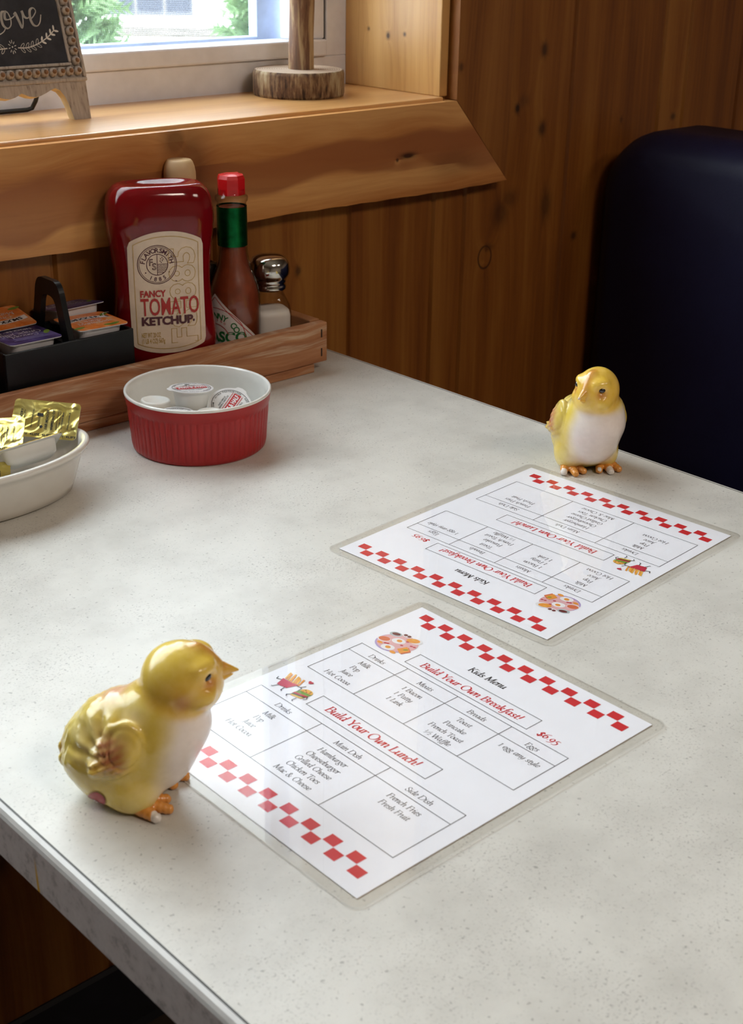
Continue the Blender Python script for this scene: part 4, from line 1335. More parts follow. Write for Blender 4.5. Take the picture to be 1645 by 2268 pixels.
def jelly(kind, loc, rz, label, tilt=(0, 0), flip=False):
    """portion pack; lid at local z 0, cup below"""
    t = thing('jelly_pack', label, 'jelly pack', loc, rot=(tilt[0], tilt[1], rz), group='jelly portion packs in the caddy')
    w, d = .0475, .0420
    cup = MB()
    lv = []
    for (ins, z) in ((.0035, -.0004), (.0042, -.006), (.0052, -.0115), (.0072, -.0135)):
        lv.append([(x, y, z) for x, y in rrect(-w / 2 + ins, -d / 2 + ins, w / 2 - ins, d / 2 - ins, .006, 5)])
    n = len(lv[0])
    vv = [p for L in lv for p in L]
    ff = []
    for k in range(3):
        for i in range(n):
            ff.append(((k + 1) * n + i, (k + 1) * n + (i + 1) % n, k * n + (i + 1) % n, k * n + i))
    ff.append(tuple(3 * n + i for i in range(n))[::-1])
    cup.add(vv, ff, 0, None, True)
    cup.prism(rrect(-w / 2, -d / 2, w / 2, d / 2, .004, 4), -.0006, -.0001)
    cup.build('plastic_cup', M_pp, t)
    fl = MB()
    fl.prism(rrect(-w / 2, -d / 2, w / 2, d / 2, .004, 4), .0, .0003)
    lid = fl.build('film_lid', M_orange if kind == 'o' else M_purple, t)
    pr = MB(); zz = .0005
    if kind == 'o':
        arc = [(x, .0085 - (x / .02) ** 2 * .0035) for x in np.linspace(-.0215, .0185, 16)]
        for a, b in zip(arc, arc[1:]):
            pr.add([(a[0], a[1] - .0034, zz - .00012), (b[0], b[1] - .0034, zz - .00012), (b[0], b[1] + .0034, zz - .00012), (a[0], a[1] + .0034, zz - .00012)], [(0, 1, 2, 3)], 1)
        for i, ch in enumerate("SMUCKER'S"):
            x = -.0150 + i * .0042
            sans_text(pr, ch, x, .0085 - (x / .02) ** 2 * .0035 - .0022, .0046, zz, 0, .035, 'c', rot=-x * 6)
        pen_text(pr, 'Orange'.replace('O', 'O'), 0.0, -.0020, .0082, zz, 1)
        pen_text(pr, 'Marmalade', 0.0, -.0085, .0082, zz, 1)
        for x, y, a in ((.020, .012, .6), (-.020, -.0145, .2), (.008, -.0165, -.1), (.0125, -.0160, .3)):
            pr.flat(ell(x, y, .0058, .0022, 14, a), zz - .0001, 2)
        pr.ribbon(ell(.0245, .0065, .0065, .0085, 16, 0, 1.2, 4.0), .0008, zz, 1)
    else:
        for i, ln in enumerate((.9, .75, .8)):
            pr.ribbon([(-.016 * ln, .0125 - i * .0024 + .0), (.017 * ln, .0125 - i * .0024)], .0008, zz, 3)
        pen_text(pr, 'Concord', 0.0, .0000, .0085, zz, 1)
        pen_text(pr, 'Grape Jelly'.replace('J', 'J'), 0.0, -.0068, .0095, zz, 1)
        arc = [(x, -.0150 + (x / .02) ** 2 * .0025) for x in np.linspace(-.016, .016, 12)]
        for i, ch in enumerate("SMUCKER'S"):
            x = -.0140 + i * .0035
            sans_text(pr, ch, x, -.0155 + (x / .02) ** 2 * .0025, .0032, zz, 1, .03, 'c', rot=x * 6)
        for x, y, a in ((.0215, -.0115, .6), (.0185, -.0155, -.3), (-.0200, .002, .9)):
            pr.flat(ell(x, y, .0058, .0024, 14, a), zz - .0001, 2)
    pr.build('lid_print', [M_blackp, M_whitep, M_leafp, M_purple if kind == 'o' else plain('pale_violet_ink', (.32, .28, .55, 1), rough=.5)], lid)
    return t


JZ = .8300
GL['j'] = (.2, ['.09,.42 .08,-.1 .0,-.2 -.06,-.18'])
jelly('o', (.5680, .9500, JZ), math.radians(1), 'orange marmalade jelly pack right of the caddy handle at the front', (0.02, 0.03))
jelly('p', (.5070, .9520, JZ - .001), PI + math.radians(2), 'purple grape jelly pack with upside down lettering, left front of the caddy', (0.0, -0.02))
jelly('p', (.5710, .9960 - .006, JZ + .0045), PI + math.radians(3), 'purple grape jelly pack at the back right behind the orange one', (0.16, 0.0))
jelly('o', (.5060, .9880, JZ + .0045), PI - math.radians(2), 'orange marmalade jelly pack at the back left of the caddy', (-0.14, 0.02))
# hidden packs the visible ones lie on
k0 = 0
M_maroon = plain('dark_red_wrapper', (.10, .022, .015, 1), rough=.3)
mb = MB(); mb.box((.430, .932, 0), (.4700, .985, .043), bev=.004, seg=3); o = mb.build('sweetener_box', M_maroon, None, (0, 0, KB)); tag(o, 'small dark red box left of the black caddy at the photo edge', 'box')

# ------------------------------------------------------------------ red ramekin with creamer cups
M_redgl = plain('red_glazed_stoneware', (.37, .018, .018, 1), rough=.30, coat=.0, var=.04, vscale=40, spec=.35)
M_glz = plain('white_glaze', (.78, .77, .73, 1), rough=.12, coat=.5, var=.02)
RCX, RCY = .5917, .8357
rm = thing('ramekin', 'red fluted ramekin with white inside holding creamer cups', 'ramekin', (RCX, RCY, TZ))
def flute(r, z, a):
    if .003 < z < .0365:
        s_ = abs(math.sin(a * 34))
        f = min(1, (z - .003) / .004, (.0365 - z) / .002)
        return r - .0011 * f * (1 - s_ ** .35) + .0002
    return r
mb = MB()
prof = [(.046, .0012), (.0512, .0), (.0528, .0015), (.0533, .0045), (.0536, .008), (.0543, .018), (.0552, .028), (.0556, .0345), (.0557, .0362), (.0566, .0374), (.0572, .042), (.0578, .0452)]
mb.lathe(prof, 34 * 14, 0, rfun=flute); mb.lathe([(.0001, .0012), (.046, .0012)], 60, 0)
mb.build('fluted_wall', M_redgl, rm)
mb = MB(); mb.lathe([(.0578, .0452), (.0580, .0464), (.0575, .0473), (.0563, .0474), (.0553, .0462), (.0545, .040), (.0528, .020), (.0505, .0085), (.046, .0056), (.0001, .0054)], 96, 0); mb.build('white_lining', M_glz, rm)

M_cream = plain('creamer_cup_plastic', (.76, .74, .69, 1), rough=.35, var=.02, sub=.0)
M_lidp = plain('creamer_lid_foil', (.72, .71, .71, 1), rough=.3, var=.02)
M_silver = plain('silver_foil', (.60, .60, .60, 1), rough=.25, metal=.9)
cre = []


def creamer(loc, rot, label, inverted=False):
    """axis z, lid on top at local z=.019; origin at cup bottom"""
    t = thing('creamer_cup', label, 'creamer cup', loc, rot=rot, group='half and half creamer cups in the red ramekin')
    if cre:
        for ch in cre[0].children:
            copy_tree(ch, t)
    else:
        mb = MB(); mb.lathe([(.0001, .0012), (.0085, .0012), (.0095, .0), (.0112, .0), (.0117, .0012), (.0142, .0165), (.0150, .0180), (.0172, .0182), (.0172, .0189)], 40, 0); mb.build('cup', M_cream, t)
        mb = MB(); P = ell(0, 0, .0174, .0174, 40); P[0:3] = [(.0200, .0), (.0192, .0038), (.0172, .0052)]; P[-2:] = [(.0172, -.0052), (.0192, -.0038)]
        mb.prism(P, .0189, .0193); ld = mb.build('foil_lid', M_lidp, t)
        mb = MB(); zz = .0195
        mb.ribbon(ell(0, 0, .0152, .0152, 40), .0004, zz, 0, closed=True)
        for s_, r_ in (('ULTRA PASTEURIZED - KEEP REFRIGERATED - HALF & HALF CREAM - ', .0132),):
            for i, ch in enumerate(s_):
                a = PI / 2 - i * 2 * PI / len(s_)
                if ch != ' ':
                    sans_text(mb, ch, r_ * math.cos(a), r_ * math.sin(a), .0013, zz, 0, .02, 'c', rot=a - PI / 2)
        mb.add([(-.0125, -.0030, zz - .0001), (.0125, -.0030, zz - .0001), (.0125, .0030, zz - .0001), (-.0125, .0030, zz - .0001)], [(0, 1, 2, 3)], 1)
        sans_text(mb, 'HALF & HALF', 0, -.0018, .0036, zz + .0001, 2, .04, 'c', width=.0225)
        mb.ribbon([(-.0118, -.0042), (.0118, -.0042)], .0005, zz, 1)
        mb.ribbon([(-.0118, .0042), (.0118, .0042)], .0005, zz, 1)
        for yy, w_ in ((.0062, .015), (.0080, .011), (-.0062, .016), (-.0080, .012)):
            sans_text(mb, 'GRADE A  ONE FL OZ' if yy > 0 else 'SHAKE WELL', 0, yy - .0005, .0012, zz, 0, .02, 'c', width=w_)
        mb.flat(ell(0, -.0102, .0022, .0010, 10), zz, 0)
        mb.build('lid_print', [M_blackp, M_redp, M_whitep], ld)
    cre.append(t)
    return t


def rim(dx, dy, z):
    return (RCX + dx, RCY + dy, TZ + z)


R_ = math.radians
creamer(rim(-.004, .004, .0062), (0, 0, .4), 'lowest creamer cup, right under the upright one in the ramekin')
creamer(rim(-.0045, .0035, .0268), (R_(4), R_(-4), R_(165)), 'upright creamer cup standing highest at the back of the ramekin')
creamer(rim(-.0260, .0210, .0370), (PI, R_(4), 0), 'upside down plain white creamer cup at the left of the ramekin')
creamer(rim(-.0300, -.0105, .0140), (R_(-4), R_(3), R_(150)), 'creamer cup lid up at the front left of the ramekin')
creamer(rim(-.0080, -.0275, .0345), (PI + R_(6), R_(0), 0), 'upside down creamer cup at the front middle of the ramekin')
creamer(rim(.0230, -.0080, .0165), (R_(24), R_(-26), R_(20)), 'tilted creamer cup showing its red lid band at the right')

# ------------------------------------------------------------------ white oval dish with butter cups
DCX, DCY = .405, .829
ds = thing('oval_dish', 'white oval stoneware dish of gold butter cups at the left', 'dish', (DCX, DCY, TZ), rz=R_(2))
def oval(ax, ay):
    return lambda r, z, a: r
mb = MB(); n = 96
prof = [(.0, .0014, 1), (.056, .0014, 0), (.0600, .0, 0), (.0640, .0015, 0), (.0665, .008, 0), (.0700, .019, 0), (.0735, .0290, 0), (.0750, .0325, 0), (.0780, .0345, 0), (.0790, .0368, 0), (.0785, .0386, 0), (.0768, .0394, 0), (.0745, .0388, 0), (.0722, .0355, 0), (.0690, .022, 0), (.0650, .0095, 0), (.058, .0058, 0), (.0, .0055, 1)]
vs_, fs_ = [], []
for (r, z, _) in prof:
    b_ = max(r - .0325, 0) if r > .05 else r * .4
    for i in range(n):
        a = 2 * PI * i / n
        vs_.append((r * math.cos(a), b_ * math.sin(a), z))
for k in range(len(prof) - 1):
    for i in range(n):
        j = (i + 1) % n
        fs_.append((k * n + i, k * n + j, (k + 1) * n + j, (k + 1) * n + i))
mb.add(vs_, fs_, 0, None, True)
M_stone = plain('cream_white_glaze', (.70, .66, .60, 1), rough=.18, coat=.4, var=.02)
mb.build('dish_body', M_stone, ds)

m, nt, b, out = nmat('gold_foil')
oc = objco(nt)
nt.links.new(ramp(nt, noise(nt, oc, 60, 3), [(.3, (.78, .60, .12, 1)), (.7, (.95, .82, .30, 1))]), b.inputs['Base Color'])
b.inputs['Metallic'].default_value = 1.0
b.inputs['Roughness'].default_value = .30
bn = N(nt, 'Bump'); bn.inputs['Strength'].default_value = .8; bn.inputs['Distance'].default_value = .003
nt.links.new(mth(nt, 'ADD', noise(nt, oc, 62, 1, .4, 1.6), mth(nt, 'MULTIPLY', noise(nt, oc, 700, 2), .03)), bn.inputs['Height']); nt.links.new(bn.outputs[0], b.inputs['Normal'])
M_gold = m
M_tub = plain('butter_tub_plastic', (.66, .64, .60, 1), rough=.4, var=.03)
but = []


def butter(M, label):
    """lid in local xy at z=0 facing +z; tub below; text runs along local y"""
    t = thing('butter_cup', label, 'butter cup', group='gold lidded butter cups in the oval dish')
    t.rotation_mode = 'QUATERNION'
    t.location = M.to_translation(); t.rotation_quaternion = M.to_quaternion()
    if but:
        for ch in but[0].children:
            copy_tree(ch, t)
        but.append(t)
        return t
    but.append(t)
    w, d = .0485, .0305
    mb = MB()
    mb.prism(rrect(-w / 2, -d / 2, w / 2, d / 2, .003, 5), .0, .0004)
    ld = mb.build('foil_lid', M_gold, t)
    mb = MB()
    mb.prism(rrect(-w / 2, -d / 2, w / 2, d / 2, .003, 5), -.0006, -.0001)
    lv = []
    for (ins, z) in ((.0045, -.0006), (.0052, -.005), (.0062, -.0092), (.0095, -.0112)):
        lv.append([(x, y, z) for x, y in rrect(-w / 2 + ins, -d / 2 + ins, w / 2 - ins, d / 2 - ins, .0045, 5)])
    n = len(lv[0]); vv = [p for L in lv for p in L]; ff = []
    for k in range(3):
        for i in range(n):
            ff.append(((k + 1) * n + i, (k + 1) * n + (i + 1) % n, k * n + (i + 1) % n, k * n + i))
    ff.append(tuple(3 * n + i for i in range(n))[::-1])
    mb.add(vv, ff, 0, None, True)
    mb.build('plastic_tub', M_tub, t)
    mb = MB(); zz = .0008
    q = PI / 2
    sans_text(mb, 'FAIR MEADOW', .0020, 0, .0019, zz, 0, .02, 'c', width=.0160, rot=q)
    sans_text(mb, 'WHIPPED AND CUPS', .0062, 0, .0017, zz, 0, .035, 'c', width=.0175, rot=q)
    sans_text(mb, 'INGREDIENTS: PASTEURIZED', .0092, 0, .0010, zz, 0, .01, 'c', width=.0165, rot=q)
    sans_text(mb, 'CREAM AND SALT', .0110, 0, .0010, zz, 0, .01, 'c', width=.0150, rot=q)
    sans_text(mb, 'CONTAINS MILK', .0130, 0, .0012, zz, 0, .03, 'c', width=.0140, rot=q)
    sans_text(mb, 'DISTRIBUTED BY', -.0040, -.001, .0009, zz, 0, .01, 'c', width=.0110, rot=q)
    mb.flat(ell(-.0022, -.0065, .0012, .0012, 14), zz, 0)
    mb.box((-.0062, .0020, zz - .0001), (-.0020, .0046, zz), 0)
    sans_text(mb, 'KEEP REFRIGERATED', -.0090, .0, .0010, zz, 0, .02, 'c', width=.0150, rot=q)
    sans_text(mb, 'COUNTRY', -.0170, .0, .0017, zz, 0, .02, 'c', width=.0150, rot=q)
    sans_text(mb, 'CO. QUALITY', -.0150, .0, .0011, zz, 0, .02, 'c', width=.0130, rot=q)
    sans_text(mb, 'PERISHABLE', .0175, 0, .0009, zz, 0, .02, 'c', width=.0140, rot=q)
    for k in range(5):
        x = -.0185 + k * .0088
        mb.flat([(x, -.0130), (x + .0014, -.0139), (x + .0014, -.0121)], zz, 0)
        sans_text(mb, 'LIFT', x + .0019, -.0139, .0017, zz, 0, .03, 'l', width=.0056)
    mb.build('lid_print', M_blackp, ld)
    return t


def frame(c, u, n_):
    """matrix with origin c, x axis along u, z axis near n_"""
    u = Vector(u).normalized(); n_ = Vector(n_)
    n_ = (n_ - u * n_.dot(u)).normalized()
    v = n_.cross(u)
    return Matrix(((u.x, v.x, n_.x, c[0]), (u.y, v.y, n_.y, c[1]), (u.z, v.z, n_.z, c[2]), (0, 0, 0, 1)))


BUT_F = frame((.4640, .8495, .7960), (.735, -.66, -.085), (-.42, -.55, .75))
butter(BUT_F, 'gold butter cup propped up facing the camera at the right of the oval dish')
butter(frame((.4310, .8200, .7905), (.86, -.16, .10), (-.35, .62, .70)), 'butter cup with its white tub turned to the front of the dish')
butter(frame((.4200, .8520, .7935), (.735, -.60, .05), (-.50, -.25, .83)), 'gold butter cup partly hidden in the middle of the dish')
butter(frame((.3885, .8400, .8010), (.60, -.30, .55), (-.45, -.30, .55)), 'butter cup on edge at the left photo border above the dish')
butter(frame((.3870, .8150, .7800), (.80, -.40, -.10), (-.2, -.45, .85)), 'gold butter cup lying low at the front left in the dish')

# ------------------------------------------------------------------ laminated kids menus
MW, MH = .17450, .20955
M_mpaper = plain('white_menu_paper', (.86, .865, .935, 1), rough=.7, var=.008)
M_ink = plain('grey_black_ink', (.035, .038, .048, 1), rough=.6, var=.02)
M_ink2 = plain('title_black_ink', (.012, .012, .015, 1), rough=.6, var=.02)
M_mred = plain('menu_red_ink', (.60, .016, .022, 1), rough=.6, var=.03)
M_film = sheen_glass('laminate_film', (.975, .97, .96, 1), 1.44, .006, bump=.0025, bscale=26)
M_mline = plain('thin_grey_line', (.07, .07, .08, 1), rough=.6, var=.02)


def ink(name, c):
    return plain(name, c, rough=.6, var=.03)


I_pink, I_lilac, I_white = ink('plate_pink', (.72, .40, .42, 1)), ink('plate_rim_lilac', (.42, .33, .62, 1)), ink('egg_white', (.80, .78, .80, 1))
I_org, I_dorg, I_brown, I_drd = ink('orange_ink', (.78, .30, .03, 1)), ink('coral_ink', (.66, .15, .055, 1)), ink('bean_brown', (.13, .012, .012, 1)), ink('heart_red', (.52, .02, .05, 1))
I_leaf, I_grey, I_yel = ink('leaf_green', (.16, .30, .03, 1)), ink('bowl_grey', (.42, .50, .52, 1)), ink('bun_yellow', (.78, .42, .06, 1))
PIC = [I_pink, I_lilac, I_white, I_org, I_dorg, I_brown, I_drd, I_leaf, I_grey, I_yel, M_ink2]


def menu(loc, rz, label):
    t = thing('menu', label, 'menu', loc, rz=rz, group='laminated kids menus on the table')
    X = lambda u: u * MW
    Y = lambda v: v * MH
    mb = MB(); mb.prism([(0, 0), (MW, 0), (MW, MH), (0, MH)], .00025, .00040); mb.build('paper', M_mpaper, t)
    z = .00050
    for nm, u0, v0 in (('top_checker_border', .0485, .9765), ('bottom_checker_border', .0317, .1030)):
        mb = MB()
        for i in range(10):
            a = u0 + .0917 * i
            for uu, vv in ((a, v0), (a + .0452, v0 - .0308)):
                mb.flat([(X(uu), Y(vv - .0300)), (X(uu + .0440), Y(vv - .0300)), (X(uu + .0440), Y(vv)), (X(uu), Y(vv))], z)
        mb.build(nm, M_mred, t)
    # rules and boxes
    mb = MB()
    lw_ = .00042
    def rect(u0, v0, u1, v1):
        mb.ribbon([(X(u0), Y(v0)), (X(u1), Y(v0)), (X(u1), Y(v1)), (X(u0), Y(v1))], lw_, z, 0, closed=True)
    rect(.2360, .7425, .7660, .8023)
    rect(.0525, .5260, .9495, .7235)
    rect(.2235, .4020, .7490, .4610)
    rect(.0440, .1460, .9435, .3730)
    def ln(u0, v0, u1, v1):
        mb.ribbon([(X(u0), Y(v0)), (X(u1), Y(v1))], lw_, z)
    ln(.0525, .6738, .9495, .6738)
    ln(.0440, .3229, .9435, .3229)
    for u in (.2757, .5017, .7285):
        ln(u, .526, u, .7235)
    for u in (.3400, .6440):
        ln(u, .146, u, .373)
    mb.build('ruled_boxes', M_mline, t)
    mb = MB(); pen_text(mb, 'Kids Menu', X(.4850), Y(.8400), .0074, z, 0, True); mb.build('menu_title', M_ink2, t)
    mb = MB()
    for s_, u, v, w_ in (('Build Your Own Breakfast!', .5020, .7575, .435), ('Build Your Own Lunch!', .4870, .4185, .405), ('$6.95', .8430, .7460, .078)):
        sz = w_ * MW / txt_width(s_, 1)
        pen_text(mb, s_, X(u), Y(v), sz, z, 0, True)
    mb.build('red_headings', M_mred, t)
    mb = MB()
    e = .00545
    for s_, u, v in (('Drinks', .166, .6860), ('Meats', .391, .6870), ('Breads', .616, .6865), ('Eggs', .841, .6865),
                     ('Milk', .166, .6395), ('Pop', .164, .6075), ('Juice', .166, .5755), ('Hot Cocoa', .166, .5425),
                     ('1 Bacon', .391, .6395), ('1 Patty', .391, .6075), ('1 Link', .391, .5755),
                     ('Toast', .618, .6385), ('Pancake', .619, .6045), ('French Toast', .619, .5715), ('  Waffle', .632, .5390), ('1 egg any style', .844, .6360),
                     ('Drinks', .198, .3370), ('Main Dish', .497, .3370), ('Side Dish', .797, .3365),
                     ('Milk', .200, .2890), ('Pop', .194, .2600), ('Juice', .196, .2290), ('Hot Cocoa', .192, .1980),
                     ('Hamburger', .497, .2880), ('Cheeseburger', .497, .2575), ('Grilled Cheese', .497, .2265), ('Chicken Toes', .497, .1955), ('Mac & Cheese', .496, .1640),
                     ('French Fries', .797, .2880), ('Fresh Fruit', .797, .2565)):
        pen_text(mb, s_, X(u), Y(v), e, z)
    pen_text(mb, '1', X(.575), Y(.5455), e * .6, z); pen_text(mb, '2', X(.592), Y(.538), e * .6, z)
    mb.ribbon([(X(.574), Y(.538)), (X(.594), Y(.556))], .0002, z)
    mb.build('black_text', M_ink, t)
    # breakfast plate picture
    mb = MB(); zz = [z]
    def up():
        zz[0] += .000004
        return zz[0]
    def E(u, v, rx, ry, mi, rot=0.0):
        mb.flat(ell(X(u), Y(v), rx, ry, 26, rot), up(), mi)
    cu, cv = .1285, .7985
    E(cu, cv - .004, .0128, .0106, 1, .45); E(cu + .002, cv, .0126, .0102, 0, .45)
    E(.0790, .7870, .0042, .0030, 2, .3); E(.0790, .7885, .0037, .0026, 4, .3)
    E(.0830, .8300, .0040, .0026, 8, .3); E(.0835, .8315, .0028, .0016, 5, .3)
    E(.1180, .8470, .0034, .0018, 2, .2); E(.1100, .8470, .0013, .0012, 5); E(.1260, .8480, .0013, .0012, 5)
    E(.1240, .8080, .0044, .0031, 2, .3); E(.1250, .8105, .0018, .0015, 3)
    E(.1290, .7620, .0044, .0031, 2, .3); E(.1285, .7630, .0018, .0015, 3)
    E(.1640, .8420, .0046, .0032, 2, .3); E(.1560, .8390, .0042, .0026, 3, .5); E(.1520, .8430, .0014, .0006, 9, .3)
    for du in (.008, 0):
        mb.add([(X(.158 + du), Y(.775), up()), (X(.185 + du), Y(.762), zz[0]), (X(.198 + du), Y(.790), zz[0]), (X(.172 + du), Y(.803), zz[0])], [(0, 1, 2, 3)], 4 if du else 3)
    E(.1830, .7880, .0016, .0007, 7, .8)
    E(.1640, .7530, .0022, .0013, 3); E(.0870, .7650, .0020, .0012, 3)
    for u, v in ((.148, .823), (.152, .797), (.178, .814), (.103, .773), (.190, .816), (.112, .776)):
        E(u, v, .0010, .0007, 6, .4)
    mb.build('plate_picture', PIC, t)
    # fries and burger picture
    mb = MB()
    def T(pts, mi):
        zq = up()
        mb.add([(X(a), Y(b_), zq) for a, b_ in pts], [tuple(range(len(pts)))], mi)
    for k in range(8):
        a = .0500 + k * .0088
        d_ = rnd.uniform(-.006, .006)
        T([(a + .012, .440), (a + .018, .441), (a + .004 + d_ * .5, .474 + d_), (a - .003 + d_ * .5, .473 + d_)], 3 if k % 2 else 9)
    T([(.0710, .4070), (.1110, .4120), (.1240, .4460), (.0980, .4400), (.0580, .4380)], 6)
    T([(.0730, .4075), (.0900, .4080), (.0950, .4380), (.0620, .4370)], 6)
    for p_ in ([(.060, .430), (.045, .424), (.040, .434)], [(.080, .408), (.072, .392), (.068, .391)], [(.104, .411), (.108, .396), (.114, .394)], [(.122, .440), (.138, .441), (.146, .455)]):
        mb.ribbon([(X(a), Y(b_)) for a, b_ in p_], .0005, up(), 10)
    E(.1740, .4370, .0040, .0030, 9, .2)
    T([(.145, .412), (.194, .424), (.198, .438), (.150, .432)], 7)
    T([(.146, .408), (.195, .420), (.196, .427), (.147, .417)], 6)
    T([(.147, .404), (.194, .415), (.195, .421), (.147, .411)], 5)
    T([(.150, .398), (.188, .406), (.195, .414), (.148, .404)], 9)
    T([(.148, .403), (.193, .413), (.193, .416), (.148, .406)], 7)
    for u, v in ((.1640, .4420), (.1840, .4450)):
        mb.ribbon([(X(u - .003), Y(v + .003)), (X(u + .002), Y(v)), (X(u - .002), Y(v - .002))], .0003, up(), 10)
    E(.1735, .4380, .0006, .0005, 6); E(.1620, .4350, .0007, .0005, 4); E(.1850, .4400, .0007, .0005, 4)
    for p_ in ([(.150, .404), (.140, .394), (.146, .388)], [(.178, .400), (.178, .386), (.184, .383)], [(.150, .424), (.146, .440), (.140, .442)], [(.197, .425), (.205, .416), (.200, .408)]):
        mb.ribbon([(X(a), Y(b_)) for a, b_ in p_], .0005, up(), 10)
    hp = []
    for k in range(24):
        a = 2 * PI * k / 24
        hx = 16 * math.sin(a) ** 3; hy = 13 * math.cos(a) - 5 * math.cos(2 * a) - 2 * math.cos(3 * a) - math.cos(4 * a)
        hp.append((X(.138) + hx * .000105, Y(.4770) + hy * .000105))
    mb.flat(hp[::-1], up(), 6)
    mb.build('fries_and_burger_picture', PIC, t)
    # laminate pouch: a thin clear sheet with rounded corners, larger than the paper
    mb = MB()
    e_ = .0062
    P = rrect(-e_, -e_, MW + e_, MH + e_, .006, 8)
    mb.prism(P, .00012, .00075)
    lam = mb.build('laminate_film', M_film, t)
    # welded rim of the pouch catches a thin line of light
    mb = MB(); mb.ribbon(P + [P[0]], .00035, .00080, 0)
    mb.build('pouch_edge', M_pouch, t)
    return t


M_pouch = plain('pouch_edge_plastic', (.60, .58, .53, 1), rough=.3)
m1 = menu((.3179, .5181, TZ + .0001), R_(-90.403), 'laminated kids menu in front of the near chick, text upright to the camera')
m2 = thing('menu', 'laminated kids menu lying upside down to the camera by the far chick', 'menu', (.7638, .4511, TZ + .0001), rz=R_(93.258), group='laminated kids menus on the table')
for ch in list(m1.children):
    copy_tree(ch, m2)

# ------------------------------------------------------------------ ceramic chicks
def surface_nets(F, org, h):
    nx, ny, nz = F.shape
    S = F < 0
    corners = [(0, 0, 0), (1, 0, 0), (0, 1, 0), (1, 1, 0), (0, 0, 1), (1, 0, 1), (0, 1, 1), (1, 1, 1)]
    sl = lambda A, c: A[c[0]:nx - 1 + c[0], c[1]:ny - 1 + c[1], c[2]:nz - 1 + c[2]]
    cnt = sum(sl(S, c).astype(np.int8) for c in corners)
    act = (cnt > 0) & (cnt < 8)
    idx = -np.ones(act.shape, int)
    ii = np.argwhere(act)
    idx[act] = np.arange(len(ii))
    pos = np.zeros((len(ii), 3)); num = np.zeros(len(ii))
    for a in range(8):
        for b in range(a + 1, 8):
            ca, cb = np.array(corners[a]), np.array(corners[b])
            if abs(ca - cb).sum() != 1:
                continue
            fa = F[ii[:, 0] + ca[0], ii[:, 1] + ca[1], ii[:, 2] + ca[2]]
            fb = F[ii[:, 0] + cb[0], ii[:, 1] + cb[1], ii[:, 2] + cb[2]]
            m = (fa < 0) != (fb < 0)
            t = np.where(m, fa / np.where(m, fa - fb, 1), 0)
            pos += np.where(m[:, None], ca + (cb - ca) * t[:, None], 0)
            num += m
    V = (pos / num[:, None] + ii) * h + org
    faces = []
    for ax in range(3):
        u, v = (ax + 1) % 3, (ax + 2) % 3
        a = np.take(S, range(0, S.shape[ax] - 1), ax); b = np.take(S, range(1, S.shape[ax]), ax)
        e = np.argwhere(a != b)
        e = e[(e[:, u] > 0) & (e[:, v] > 0) & (e[:, u] < S.shape[u] - 1) & (e[:, v] < S.shape[v] - 1)]
        q = []
        for du, dv in ((1, 1), (0, 1), (0, 0), (1, 0)):
            k = e.copy(); k[:, u] -= du; k[:, v] -= dv
            q.append(idx[k[:, 0], k[:, 1], k[:, 2]])
        q = np.stack(q, 1)
        ins = S[e[:, 0], e[:, 1], e[:, 2]]
        q[~ins] = q[~ins][:, ::-1]
        faces.append(q)
    return V, np.concatenate(faces)


def smin(a, b, k):
    h = np.clip(.5 + .5 * (b - a) / k, 0, 1)
    return b * (1 - h) + a * h - k * h * (1 - h)


def smax(a, b, k):
    return -smin(-a, -b, k)


def elp(P, c, r, ry=0.0, rz=0.0):
    X, Y, Z = P[0] - c[0], P[1] - c[1], P[2] - c[2]
    if rz:
        X, Y = X * math.cos(rz) + Y * math.sin(rz), -X * math.sin(rz) + Y * math.cos(rz)
    if ry:     # nose-up positive
        X, Z = X * math.cos(ry) + Z * math.sin(ry), -X * math.sin(ry) + Z * math.cos(ry)
    k0 = np.sqrt((X / r[0]) ** 2 + (Y / r[1]) ** 2 + (Z / r[2]) ** 2)
    k1 = np.sqrt((X / r[0] ** 2) ** 2 + (Y / r[1] ** 2) ** 2 + (Z / r[2] ** 2) ** 2) + 1e-9
    return k0 * (k0 - 1) / k1


def cap(P, a, b, ra, rb):
    a = np.array(a, float); b = np.array(b, float); d = b - a
    X, Y, Z = P[0] - a[0], P[1] - a[1], P[2] - a[2]
    t = np.clip((X * d[0] + Y * d[1] + Z * d[2]) / (d @ d), 0, 1)
    return np.sqrt((X - d[0] * t) ** 2 + (Y - d[1] * t) ** 2 + (Z - d[2] * t) ** 2) - (ra + (rb - ra) * t)


def grid(lo, hi, h):
    ax = [np.arange(lo[i], hi[i] + h, h) for i in range(3)]
    return np.meshgrid(*ax, indexing='ij'), np.array(lo, float), h




HZ = [66.0]
HS = [1, 1, 1]


def to_head(P, yaw, pitch):
    X, Y, Z = P[0] - 19, P[1], P[2]
    c, s_ = math.cos(yaw), math.sin(yaw)
    X, Y = X * c + Y * s_, -X * s_ + Y * c
    X, Z0 = X - 4.5, Z - HZ[0]
    c, s_ = math.cos(pitch), math.sin(pitch)
    X, Z0 = X * c + Z0 * s_, -X * s_ + Z0 * c
    return [X / HS[0], Y / HS[1], Z0 / HS[2]]          # relative to the head centre


def from_head(p, yaw, pitch):
    x, y, z = p[0] * HS[0], p[1] * HS[1], p[2] * HS[2]
    c, s_ = math.cos(pitch), math.sin(pitch)
    x, z = x * c - z * s_, x * s_ + z * c
    x += 4.5
    c, s_ = math.cos(yaw), math.sin(yaw)
    x, y = x * c - y * s_, x * s_ + y * c
    return (x + 19, y, z + HZ[0])


def paint(o, V, colfn):
    me = o.data
    at = me.color_attributes.new('paint', 'FLOAT_COLOR', 'POINT')
    c = colfn(V)
    at.data.foreach_set('color', np.concatenate([c, np.ones((len(c), 1))], 1).ravel())


